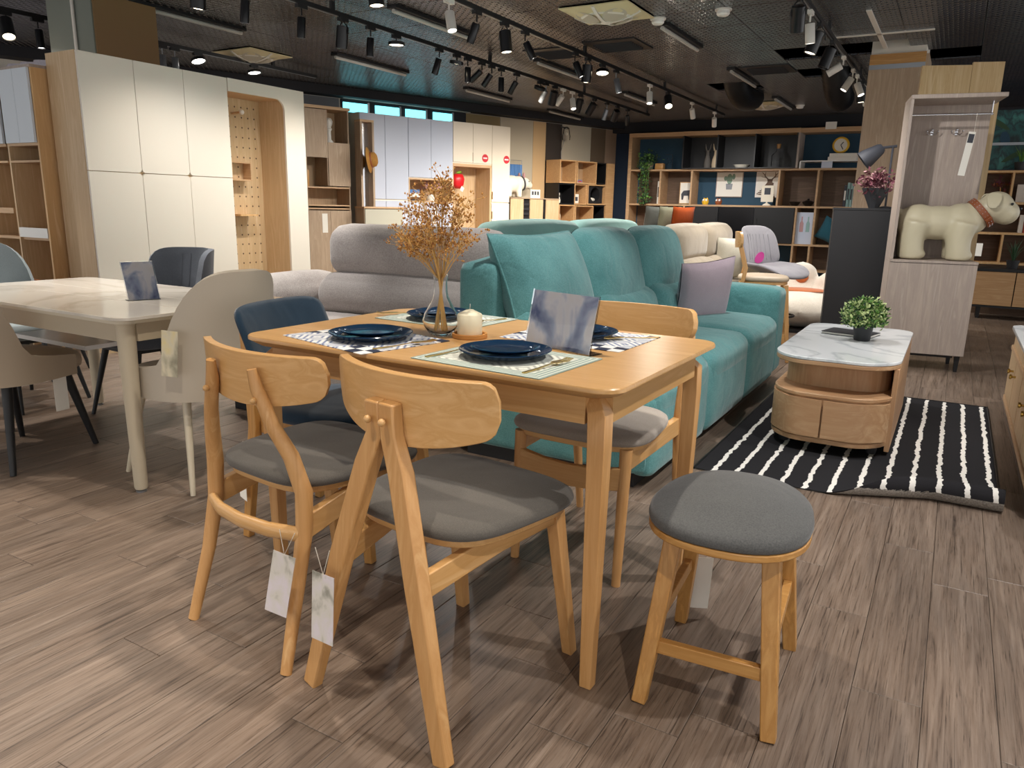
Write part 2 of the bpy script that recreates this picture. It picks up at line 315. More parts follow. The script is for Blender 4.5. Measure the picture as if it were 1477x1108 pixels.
        return s.add(A+B, fs, T, mi)
    def ball(s, c, r, T=None, mi=0, seg=12, rings=8):
        R = r if isinstance(r, (list, tuple)) else (r, r, r); vs = [(c[0], c[1], c[2]-R[2])]; fs = []
        for i in range(1, rings):
            a = PI*i/rings
            for k in range(seg):
                b = 2*PI*k/seg; vs.append((c[0]+R[0]*math.sin(a)*math.cos(b), c[1]+R[1]*math.sin(a)*math.sin(b), c[2]-R[2]*math.cos(a)))
        vs.append((c[0], c[1], c[2]+R[2])); e = len(vs)-1
        for k in range(seg):
            q = (k+1) % seg; fs.append((0, 1+q, 1+k)); fs.append((e, e-seg+k, e-seg+q))
            for i in range(rings-2): fs.append((1+i*seg+k, 1+i*seg+q, 1+(i+1)*seg+q, 1+(i+1)*seg+k))
        return s.add(vs, fs, T, mi)
    def cushion(s, outline, z0, z1, dome=.012, T=None, mi=0):
        cx = sum(p[0] for p in outline)/len(outline); cy = sum(p[1] for p in outline)/len(outline); h = z1-z0; rings = []
        for k, z in ((.93, z0), (.985, z0+.12*h), (1, z0+.4*h), (.985, z0+.7*h), (.94, z0+.9*h), (.85, z1), (.6, z1+dome*.6), (.3, z1+dome*.93), (.03, z1+dome)):
            rings.append([(cx+(x-cx)*k, cy+(y-cy)*k, z) for x, y in outline])
        return s.loft(rings, True, T, mi)
    def mesh(s, name):
        me = bpy.data.meshes.new(name); me.from_pydata(s.v, [], s.f); me.validate(); me.update(); return me
    def build(s, name, mats, parent=None, loc=(0,0,0), rz=0, smooth=40, bevel=0, seg=2):
        me = s.mesh(name)
        for m in (mats if isinstance(mats, (list, tuple)) else [mats]): me.materials.append(MATS[m])
        if len(me.polygons) == len(s.mi): me.polygons.foreach_set('material_index', s.mi)
        if smooth:
            me.polygons.foreach_set('use_smooth', [True]*len(me.polygons)); me.set_sharp_from_angle(angle=math.radians(smooth))
        o = bpy.data.objects.new(name, me); COL.objects.link(o); o.location = loc; o.rotation_euler = (0, 0, rz)
        if parent: o.parent = parent
        if bevel:
            b = o.modifiers.new('bevel', 'BEVEL'); b.width = bevel; b.segments = seg; b.limit_method = 'ANGLE'; b.angle_limit = math.radians(40)
        return o
def tag(o, label, cat, group=None):
    o['label'] = label; o['category'] = cat
    if group: o['group'] = group
    return o
def thing(name, label, cat, loc=(0,0,0), rz=0, group=None):
    o = bpy.data.objects.new(name, None); o.empty_display_size = .1; COL.objects.link(o); o.location = loc; o.rotation_euler = (0, 0, rz)
    return tag(o, label, cat, group)
def struct(o): o['kind'] = 'structure'; return o
def dup(root, loc, rz, label=None, group=None):
    r = root.copy(); COL.objects.link(r); r.location = loc; r.rotation_euler = (0, 0, rz)
    if label: r['label'] = label
    if group: r['group'] = group
    for ch in list(root.children):
        c = ch.copy(); COL.objects.link(c); c.parent = r
        for g in list(ch.children):
            d = g.copy(); COL.objects.link(d); d.parent = c
    return r
def text(s, size, mat, parent, T, name='lettering'):
    cu = bpy.data.curves.new('t', 'FONT'); cu.body = s; cu.size = size; cu.extrude = .0004; cu.align_x = 'CENTER'; cu.align_y = 'CENTER'
    t = bpy.data.objects.new('t', cu); COL.objects.link(t); bpy.context.view_layer.update()
    me = bpy.data.meshes.new_from_object(t); bpy.data.objects.remove(t); me.materials.clear(); me.materials.append(MATS[mat]); me.transform(T)
    o = bpy.data.objects.new(name, me); COL.objects.link(o); o.parent = parent; return o
def sell(a, b, n, k=40, cx=0, cy=0, taper=0):
    out = []
    for i in range(k):
        t = 2*PI*i/k; c, s_ = math.cos(t), math.sin(t)
        y = b*math.copysign(abs(s_)**(2/n), s_); x = a*math.copysign(abs(c)**(2/n), c)*(1+taper*y/b)
        out.append((cx+x, cy+y))
    return out
def rrect(x0, x1, y0, y1, r, k=6):
    out = []
    rs = r if isinstance(r, (list, tuple)) else (r,)*4
    for (cx, cy, a0), q in zip(((x1, y1, 0), (x0, y1, 90), (x0, y0, 180), (x1, y0, 270)), rs):
        ox = cx - q*(1 if cx == x1 else -1); oy = cy - q*(1 if cy == y1 else -1)
        for i in range(k+1):
            a = math.radians(a0+90*i/k); out.append((ox+q*math.cos(a), oy+q*math.sin(a)))
    return out
TR = Matrix.Translation
def RX(a): return Matrix.Rotation(math.radians(a), 4, 'X')
def RY(a): return Matrix.Rotation(math.radians(a), 4, 'Y')
def RZ(a): return Matrix.Rotation(math.radians(a), 4, 'Z')
def D(a): return math.radians(a)
ORD = ['first', 'second', 'third', 'fourth', 'fifth', 'sixth', 'seventh', 'eighth', 'ninth', 'tenth', 'eleventh', 'twelfth', 'thirteenth', 'fourteenth', 'fifteenth', 'sixteenth', 'seventeenth', 'eighteenth', 'nineteenth', 'twentieth', 'twenty-first', 'twenty-second', 'twenty-third', 'twenty-fourth', 'twenty-fifth']

# ------------------------------------------------------------------ the setting
CEIL = 2.7
fl = struct(MB().bx(-11, 5, -4, 15, -.06, -.006).build('floor', 'stone_dark', smooth=0))
PW, PL = .152, .95
pm = MB(); b_ = .0012
pm.loft([[(-PW/2+.0006, -PL/2+.0006, -.006), (PW/2-.0006, -PL/2+.0006, -.006), (PW/2-.0006, PL/2-.0006, -.006), (-PW/2+.0006, PL/2-.0006, -.006)],
         [(-PW/2+.0006, -PL/2+.0006, -b_), (PW/2-.0006, -PL/2+.0006, -b_), (PW/2-.0006, PL/2-.0006, -b_), (-PW/2+.0006, PL/2-.0006, -b_)],
         [(-PW/2+.002, -PL/2+.002, 0), (PW/2-.002, -PL/2+.002, 0), (PW/2-.002, PL/2-.002, 0), (-PW/2+.002, PL/2-.002, 0)]])
plank_me = pm.mesh('plank'); plank_me.materials.append(MATS['plank'])
spots = []; rng = random.Random(3)
for i in range(-70, 33):
    off = rng.random()*PL
    for j in range(-5, 17):
        x = i*PW; y = j*PL+off
        if not (-10.8 < x < 4.8 and -3.5 < y < 14.4): continue
        z = None
        for q in (-.4, 0, .4):
            zz = seen((x, y+q, 0), 20); z = zz if zz and (z is None or zz < z) else z
        spots.append((z if z else 1e3+abs(x)+abs(y), x, y))
spots.sort()
for z, x, y in spots[:300]:
    o = bpy.data.objects.new('plank', plank_me); COL.objects.link(o); o.location = (x, y, 0); o.parent = fl
rest = MB(); rv = []
for z, x, y in spots[300:]:
    rest.add(pm.v, pm.f, TR((x, y, 0))); rv += [rng.random()]*len(pm.v)
ro = rest.build('plank_field', 'plank', fl, smooth=0); ro['kind'] = 'stuff'
at = ro.data.attributes.new('rnd', 'FLOAT', 'POINT'); at.data.foreach_set('value', rv)

ce = struct(MB().bx(-11, 5, -4, 15, CEIL+.28, CEIL+.32).build('ceiling', 'void', smooth=0))
tm = MB(); h_ = .298
tm.loft([[(-h_, -h_, .02), (-h_, h_, .02), (h_, h_, .02), (h_, -h_, .02)], [(-h_, -h_, .004), (-h_, h_, .004), (h_, h_, .004), (h_, -h_, .004)],
         [(-h_+.006, -h_+.006, 0), (-h_+.006, h_-.006, 0), (h_-.006, h_-.006, 0), (h_-.006, -h_+.006, 0)]])
tile_me = tm.mesh('ceiling_tile'); tile_me.materials.append(MATS['ceiling_tile'])
X0, Y0 = -2.43, 5.87
FANS = [(-5, 0, 0)]
def cell(x, y): return (math.floor((x-X0)/.6), math.floor((y-Y0)/.6))
skip = {cell(-2.7, 6.1), cell(-6.9, 6.2), cell(-2.7, 12.2), cell(-2.55, 10.2), cell(-1.5, 10.0), cell(-1.25, 8.5), cell(-.3, 9.2), cell(-.9, 8.7)}
tsp = []
for i in range(-15, 13):
    for j in range(-17, 15):
        if (i, j) in skip: continue
        x = X0+(i+.5)*.6; y = Y0+(j+.5)*.6
        if x > 4.9: continue
        z = seen((x, y, CEIL), 90); tsp.append((z if z else 1e3+abs(x)+abs(y), x, y))
tsp.sort()
for z, x, y in tsp[:300]:
    o = bpy.data.objects.new('ceiling_tile', tile_me); COL.objects.link(o); o.location = (x, y, CEIL); o.parent = ce
rest = MB()
for z, x, y in tsp[300:]: rest.add(tm.v, tm.f, TR((x, y, CEIL)))
ro = rest.build('ceiling_tile_field', 'ceiling_tile', ce, smooth=0); ro['kind'] = 'stuff'

# left wall runs at 70 degrees; local x along the wall, local -y into the room
LA = (-5.59, 13.52); LANG = D(70); ld = (math.cos(LANG), math.sin(LANG))
def LW(t): return (LA[0]+ld[0]*t, LA[1]+ld[1]*t, 0)        # point on the cabinet-front line
k_ = .9774
def T_(t): return t*k_
def Z_(z): return 1.12+(z-1.12)*k_
wl = struct(MB().bx(-13.5, .65, .44, .56, 0, 2.98).build('wall_left', 'light_wall', None, (LA[0], LA[1], 0), LANG, smooth=0))
wb = struct(MB().bx(-6.6, 5, 14.0, 14.12, 0, 2.98).build('wall_back', 'navy_wall', smooth=0))
struct(MB().bx(-13.4, .5, .18, .439, 2.585, 2.72).build('trim_1', 'tar', None, (LA[0], LA[1], 0), LANG, smooth=0))
struct(MB().bx(-5.9, 4.5, 13.85, 13.999, 2.52, 2.72).build('trim_2', 'tar', smooth=0))
# wall panels of the left wall
def t2(t): return .459+1.0425*T_(t)
def z2(z): return 1.12+(Z_(z)-1.12)*1.0425
for a, b, m, lab, z0 in ((-3.66, -2.94, 'panel_gold', 'gold brown panel above the cream wardrobe', 0), (-2.93, -2.21, 'panel_greige', 'wide greige panel behind the white animal', 0), (-2.205, -1.915, 'panel_tan', 'tan panel', 0), (-1.91, -1.535, 'panel_dark', 'dark brown panel', 0),
                        (-1.53, -.806, 'panel_greige', 'greige panel over the cube shelves', 0), (-.804, -.424, 'panel_brown', 'brown panel', 0), (-.422, -.13, 'panel_rose', 'rose beige panel', 0), (-6.5, -5.83, 'panel_grey', 'grey panel', 0)):
    p = MB().bx(t2(a), t2(b), .415, .44, z0+.001, z2(2.55)).build('wall_panel', m, wl, smooth=0)
# window band above the blue wardrobes
win = struct(MB().bx(t2(-5.80), t2(-3.64), .40, .438, z2(2.37), z2(2.55)).build('window_1', 'tar', None, (LA[0], LA[1], 0), LANG, smooth=0))
for a, b in ((-5.78, -5.40), (-5.27, -4.87), (-4.76, -4.41), (-4.27, -3.92)):
    MB().bx(t2(a), t2(b), .385, .40, z2(2.38), z2(2.508)).build('pane', 'window_light', win, smooth=0)
    MB().bx(t2(b), t2(b)+.03, .375, .40, z2(2.38), z2(2.53)).build('window_frame', 'steel', win, smooth=0)
MB().bx(t2(-5.8), t2(-3.6), .33, .36, z2(2.553), z2(2.575)).build('curtain_rail', 'plastic_white', win, smooth=0)
# pillars
struct(MB().bx(-6.6, -6.0, 3.78, 4.33, 0, CEIL+.25, mi=0).build('wall_pillar_front', ['grey_green'], smooth=0))
struct(MB().bx(-5.999, -5.985, 3.79, 4.33, 0, CEIL-.03).build('trim_3', 'bronze_panel', smooth=0))
struct(MB().tube([(-6.22, 3.765, 0), (-6.22, 3.765, CEIL)], .013).build('trim_4', 'plastic_white'))
pil = struct(MB().bx(-.96, -.48, 8.6, 9.15, 0, CEIL+.25).build('wall_pillar_rear', 'light_wall', smooth=0))
MB().bx(-.965, -.475, 8.57, 8.6, 0, 2.5).build('panel', 'taupe_oak', pil, smooth=0)
MB().bx(-.965, -.475, 8.575, 8.6, 2.5, 2.545).build('metal_strip', 'steel', pil, smooth=0)
MB().bx(-.965, -.475, 8.575, 8.6, 2.546, 2.64).build('bare_wood_strip', 'honey', pil, smooth=0)
MB().bx(-.48, -.45, 8.58, 9.15, 0, 2.62).build('side_panel', 'taupe_oak', pil, smooth=0)
for a, b, c, d in ((-.86, -.82, 7.0, 8.6), (-1.25, -.4, 7.9, 7.94)):
    struct(MB().bx(a, b, c, d, CEIL-.008, CEIL+.004).build('trim_5', 'plastic_white', smooth=0))

# ------------------------------------------------------------------ ceiling fixtures
def spot_light(parent, p, d, power, color, angle=125, blend=1.0, r=.03):
    l = bpy.data.lights.new('spot', 'SPOT'); l.energy = power; l.color = color; l.spot_size = D(angle); l.spot_blend = blend; l.shadow_soft_size = r
    o = bpy.data.objects.new('lamp_beam', l); COL.objects.link(o); o.location = p
    o.rotation_euler = Vector(d).to_track_quat('-Z', 'Y').to_euler(); o.parent = parent
TRK = {'left': -4.58, 'middle': -3.46, 'right': -1.17, 'far left': -7.0, 'near right': .55}
for nm, y0, y1 in (('left', -2.5, 12.2), ('middle', -2.5, 12.6), ('right', -2.5, 11.4), ('far left', 1.5, 7.2), ('near right', -2.5, 4.4)):  # the near right run is unseen, added to carry foreground lamps
    t = thing('lighting_track', 'black ceiling track rail carrying spotlights, the %s run' % nm, 'track rail', (TRK[nm], 0, 0))
    MB().bx(-.018, .018, y0, y1, 2.602, 2.635).build('rail', 'black', t, smooth=0)
    MB().bx(-.006, .006, y0+.01, y1-.01, 2.5985, 2.603).build('conductor_slot', 'steel', t, smooth=0)
    for k in range(int((y1-y0)/2.4)+1): MB().bx(-.012, .012, y0+.2+2.4*k, y0+.24+2.4*k, 2.634, CEIL+.01).build('ceiling_clip', 'black', t, smooth=0)
_lm = {}
def lamp(trk, y, kind, tilt, az, lit, power=1.0, color=None, angle=118, n=0):
    white = kind in ('white', 'wflat'); fin = 'plastic_white' if white else ('steel' if kind == 'steel' else 'black_gloss')
    d = Vector((math.sin(D(tilt))*math.cos(D(az)), math.sin(D(tilt))*math.sin(D(az)), -math.cos(D(tilt))))
    what = {'small': 'slim black cylinder spotlight', 'big': 'thick black can spotlight in a yoke', 'disc': 'flat round black disc lamp', 'white': 'white cylinder spotlight', 'flat': 'flat black flood lamp', 'steel': 'dark silver cylinder spotlight'}[kind]
    lab = '%s, %s from the viewer on the %s track' % (what, ORD[n], trk)
    root = thing('track_spotlight', lab, 'spotlight', (TRK[trk], y, 2.602), 0, 'track spotlights')
    MB().bx(-.017, .017, -.05, .05, -.03, 0).build('adapter', 'plastic_white' if white else 'black', root, smooth=0)
    piv = Vector((0, 0, -.075 if kind in ('small', 'white', 'steel') else -.06)); sph = Matrix.Translation(piv) @ (Vector((0, 0, -1)).rotation_difference(d)).to_matrix().to_4x4()
    if kind == 'big':
        r, ln = .05, .17
        y_ = MB()
        for s in (-1, 1): y_.tube([(s*.012, 0, -.03), (s*.045, 0, -.075), (s*.053, 0, -.13)], .005, 6)
        y_.build('yoke', fin, root); sph = Matrix.Translation((0, 0, -.05)) @ sph.to_quaternion().to_matrix().to_4x4()
    elif kind == 'disc': r, ln = .075, .03; MB().tube([(0, 0, -.03), (0, 0, -.07)], .006, 6).build('stem', fin, root)
    elif kind == 'flat': r, ln = .07, .035; MB().tube([(0, 0, -.03), (0, 0, -.07)], .008, 6).build('stem', fin, root)
    else: r, ln = (.032, .15) if kind != 'white' else (.036, .14); MB().tube([(0, 0, -.03), (0, 0, -.08)], .007, 6).build('stem', fin, root)
    top = .0 if kind in ('disc', 'flat') else -.015
    hd = MB().lathe([(.0, top), (r*.92, top), (r, top-.004), (r, top-ln), (r*.9, top-ln), (r*.84, top-ln+.012)], 20, sph).build('lamp_head', fin, root)
    lens = ('lens_warm' if color == WARM else 'lens_cool') if lit else 'navy_lens'
    MB().lathe([(.0, top-ln+.012), (r*.86, top-ln+.008)], 18, sph).build('lens', lens, hd)
    if lit:
        spot_light(root, sph @ Vector((0, 0, top-ln-.006)), d, SPOT_W*power, color or NEUT, angle, .45 if angle < 90 else 1.0)
    return root
LAMPS = {  # the nearest lamps of each run are out of view, added for foreground light
 'left': [(1.0,'big',20,10,1,1.6,WARM),(2.2,'small',10,20,1,1.3,NEUT),(3.65,'big',6,180,1,.8,WARM),(4.04,'small',8,180,1,.7,NEUT),(4.58,'small',6,180,1,.8,WARM),(5.04,'big',8,180,1,.9,WARM),(5.38,'small',4,180,1,.8,NEUT),(5.73,'disc',0,0,1,.8,WARM),(6.39,'small',18,200,0,0,None),(6.69,'flat',10,180,1,1.2,WARM),(6.89,'small',0,0,1,.8,NEUT),
          (7.16,'small',50,190,1,1.8,NEUT),(7.36,'small',38,185,1,1.8,NEUT),(7.56,'small',0,0,0,0,None),(7.9,'small',38,170,1,1.8,WARM),(8.47,'flat',25,160,1,1.7,WARM),(8.62,'steel',35,160,1,1.7,WARM),(8.86,'big',30,140,1,1.4,WARM),(9.09,'white',45,165,1,1.6,NEUT),(9.36,'white',20,320,1,.9,NEUT),(9.61,'big',25,150,1,2.4,WARM),(10.06,'big',38,160,1,3.2,WARM),(10.5,'steel',20,160,0,0,None),(10.88,'big',40,140,1,3.4,WARM),(11.29,'small',32,110,1,2.6,NEUT)],
 'middle': [(.6,'big',22,330,1,1.7,WARM),(1.9,'small',10,350,1,1.3,WARM),(3.0,'small',10,180,1,1.8,NEUT),(4.11,'big',6,0,1,2.0,WARM),(4.95,'white',16,340,1,2.2,NEUT),(5.33,'small',22,180,1,1.4,NEUT),(5.75,'big',8,0,1,1.8,WARM),(6.1,'small',28,30,1,1.6,NEUT),(7.1,'small',25,20,1,1,NEUT),(7.4,'big',5,180,1,1,WARM),(7.77,'flat',15,300,1,1,WARM),(8.14,'steel',15,20,1,.8,NEUT),
            (9.2,'white',15,300,1,1.2,NEUT),(9.86,'big',40,300,1,1.2,WARM),(10.9,'white',35,90,1,2,NEUT),(12.05,'white',35,100,1,1.6,NEUT)],
 'right': [(-.8,'big',18,150,1,1.6,NEUT),(.5,'small',14,170,1,1.2,WARM),(1.75,'big',6,200,1,1.7,WARM),(3.0,'small',8,180,1,1.6,NEUT),(4.3,'big',42,60,1,2.2,NEUT),(5.95,'big',25,100,1,1.3,NEUT),(6.41,'white',10,60,1,1.1,NEUT),(6.85,'big',18,200,1,1.2,WARM),(7.56,'big',18,200,0,0,None),(8.32,'white',60,180,0,0,None),(9.08,'white',30,200,1,1.2,NEUT),(9.46,'white',25,340,1,1.2,NEUT),(9.9,'big',5,0,1,1.2,WARM),(10.32,'white',35,80,1,1.6,NEUT)],
 'far left': [(2.4,'big',20,0,1,1,NEUT),(3.66,'big',30,340,1,1,WARM),(3.92,'small',5,0,1,.7,NEUT),(5.1,'steel',0,0,0,0,None),(5.24,'steel',0,0,0,0,None),(5.51,'disc',20,0,1,.8,NEUT),(6.24,'disc',10,0,1,.6,NEUT)],
 'near right': [(-1.2,'big',22,170,1,1.6,NEUT),(.3,'big',12,170,1,1.6,WARM),(1.6,'small',14,170,1,1.7,NEUT),(2.8,'big',10,160,1,2.0,NEUT),(3.9,'small',14,90,1,1.8,NEUT)],  # whole run unseen, added with its lamps to brighten the foreground
}
for trk, ls in LAMPS.items():
    for n, a in enumerate(ls): lamp(trk, *a, n=n, angle=78 if a[0] < 3.4 else 118)

# unlit tube fixtures in the ceiling seams
for x, ys, nm in ((-2.44, ((6.68, 7.76), (9.0, 10.22), (11.4, 12.6)), 'beside the round smoke detectors'), (-4.2, ((5.2, 6.35), (7.68, 8.95), (10.2, 11.4)), 'between the left and middle tracks'), (-6.04, ((4.1, 5.28), (6.49, 7.74), (9.04, 10.22), (11.5, 12.7)), 'nearest the left wall'), (-1.86, ((4.8, 5.99),), 'at the top right of the frame')):
    for k, (a, b) in enumerate(ys):
        t = thing('tube_light', 'unlit slim tube light %s, %s from the viewer' % (nm, ORD[k]), 'tube light', (x, a, CEIL), 0, 'unlit ceiling tube lights')
        MB().bx(-.05, .05, 0, b-a, -.03, 0).build('housing', 'black', t, smooth=0, bevel=.004)
        MB().tube([(.0, .02, -.045), (0, b-a-.02, -.045)], .017, 10).build('tube', 'tube_off', t)
# round-grille ceiling fans in square plates
def fan(x, y, lab):
    t = thing('ceiling_fan_panel', lab, 'ceiling fan', (x, y, CEIL), 0, 'square ceiling fan panels')
    n = 16
    def f(u, v):
        X, Y = (u-.5)*2, (v-.5)*2; r = min(1, math.hypot(X, Y)); return (X*.298, Y*.298, -.012-.06*(1-r*r)**.8 if r < 1 else -.012)
    MB().slab(f, n, n, .008).build('frame_plate', 'cream_plate', t, smooth=60)
    for s in range(4):
        a = s*PI/2+PI/4; MB().lathe([(.0, 0), (.1, 0.0)], 20, TR((math.cos(a)*.17, math.sin(a)*.17, -.062)) @ RZ(math.degrees(a)) @ RY(-17)).build('grille', 'grille', t)
    MB().lathe([(.2, -.057), (.215, -.052), (.212, -.03)], 32).build('ring', 'plastic_white', t)
    MB().lathe([(.0, -.092), (.05, -.088), (.055, -.075), (.05, -.07)], 20).build('hub', 'plastic_white', t)
    for s in range(4):
        a = s*PI/2; MB().bar([(math.cos(a)*.04, math.sin(a)*.04, -.088), (math.cos(a)*.13, math.sin(a)*.13, -.077), (math.cos(a)*.21, math.sin(a)*.21, -.058), (math.cos(a)*.29, math.sin(a)*.29, -.022)], .028, .008).build('spoke', 'plastic_white', t)
fan(X0-.3, Y0+.3, 'cream square ceiling fan panel at the top of the frame'); fan(X0-.6*7-.3, Y0+.3, 'cream square ceiling fan panel above the white wardrobe'); fan(X0-.3, Y0+.6*10+.3, 'cream square ceiling fan panel hanging near the back shelving')
for x, y, lab in ((-2.43, 6.56, 'white round smoke detector at the end of a tube light'), (-1.86, 6.5, 'white round smoke detector alone on the dark ceiling'), (-2.3, 12.5, 'small white smoke detector beside the farthest ceiling fan panel')):
    t = thing('smoke_detector', lab, 'smoke detector', (x, y, CEIL), 0, 'smoke detectors')
    MB().lathe([(.0, -.012), (.065, -.012), (.068, 0)], 20).build('base', 'plastic_white', t); MB().lathe([(.0, -.05), (.04, -.048), (.052, -.035), (.052, -.012)], 20).build('head', 'white', t)
for x, y, lab in ((-3.14, 7.4, 'black slotted air vent near the middle track'), (-2.1, 9.3, 'black slotted air vent left of the rear pillar'), (-3.86, 7.5, 'black slotted air vent beside the left fan blades')):
    t = thing('air_vent', lab, 'vent', (x, y, CEIL), 0, 'ceiling air vents')
    MB().bx(-.27, .27, -.27, .27, -.012, .0).build('frame', 'black', t, smooth=0)
    for k in range(7): MB().bx(-.2, .2, -.006, .006, -.024, 0, TR((0, -.15+k*.05, -.008)) @ RX(35)).build('slat', 'tar', t, smooth=0)
for x, y, lab, ln in ((-2.72, 10.2, 'black flexible air duct hanging above the far ceiling fan panel', .9), (-1.5, 10.0, 'black flexible air duct dropping from a ceiling hole left of pillar', .45)):
    m = MB(); prof = []
    pts = [Vector((0, 0, .24)), Vector((0, .05, .0)), Vector((.05, .25, -.22)), Vector((.05, ln, -.2 if ln < .6 else -.05))]
    P = [];  
    for i in range(31):
        u = i/30; b0 = (1-u)**3; b1 = 3*u*(1-u)**2; b2 = 3*u*u*(1-u); b3 = u**3; P.append(pts[0]*b0+pts[1]*b1+pts[2]*b2+pts[3]*b3)
    m.tube(P, [.15+.008*(i % 2) for i in range(31)], 16); tag(m.build('air_duct', 'duct', None, (x, y, CEIL), 0), lab, 'duct')

# ------------------------------------------------------------------ dining set
t = thing('dining_table', 'light oak dining table with rounded corners set for four', 'table', (-1.145, 1.805, 0), D(-1))
TL, TW = 1.17, .76
o_ = MB(); pl = rrect(-TL/2, TL/2, -TW/2, TW/2, .065, 6); p2 = [(x*(1-.05/TL), y*(1-.05/TW)) for x, y in pl]
o_.loft([[(x*.955, y*.94, .722) for x, y in pl], [(x, y, .739) for x, y in pl], [(x, y, .747) for x, y in pl], [(x*.9965, y*.995, .75) for x, y in pl]])
o_.build('tabletop', 'oak', t)
for s in (-1, 1):
    MB().bx(-TL/2+.09, TL/2-.09, s*(TW/2-.055)-.011, s*(TW/2-.055)+.011, .655, .722).build('apron', 'oak', t, smooth=0)
    MB().bx(s*(TL/2-.055)-.011, s*(TL/2-.055)+.011, -TW/2+.09, TW/2-.09, .655, .722).build('apron', 'oak_y', t, smooth=0)
    for q in (-1, 1):
        def ring(z, i, w, cut): # outer corner at (s*i, q*j), section w
            xo, yo = s*(TL/2-i), q*(TW/2-i); xi, yi = xo-s*w, yo-q*w
            return [(xi, yi, z), (xo, yi, z), (xo-s*cut*0, yo, z), (xi, yo, z)]
        m = MB(); rs = [ring(.722, .075, .036, 0), ring(.68, .038, .044, 0), ring(.60, .036, .043, 0), ring(0.0, .046, .03, 0)]
        if s*q < 0: rs = [r[::-1] for r in rs]
        m.loft(rs[::-1]); m.build('leg', 'oak_z', t, bevel=.002)
def bendback(R, w, z0, z1, y0, dip=.03, rnd=.035, tilt=.06):
    def f(u, v):
        a = (u-.5)*w/R; e = abs(2*u-1); cr = max(0, (e-.86)/.14); zh = z1-rnd*(1-math.sqrt(max(0, 1-cr*cr))); zl = z0+dip*e*e+rnd*.8*(1-math.sqrt(max(0, 1-cr*cr)))
        z = zl+(zh-zl)*v; return (R*math.sin(a), y0+R*(1-math.cos(a))-tilt*(z-z0), z)
    return f
def hang_tag(root, p, az, w=.05, h=.12, mat='print_tag', swing=4, name='price_tag'):
    T = TR(p) @ RZ(az) @ RY(swing)
    tg = MB().bx(-w/2, w/2, -.0006, .0006, -h-.03, -.03, T).build(name, mat, root, smooth=0)
    MB().tube([T @ Vector((-.02, -.004, .03)), T @ Vector((0, 0, -.032)), T @ Vector((.02, -.004, .035))], .0009, 5).build('string', 'string', tg)
def rod(p0, p1, r0, r1, n=12): return MB().tube([p0, p1], [r0, r1], n)
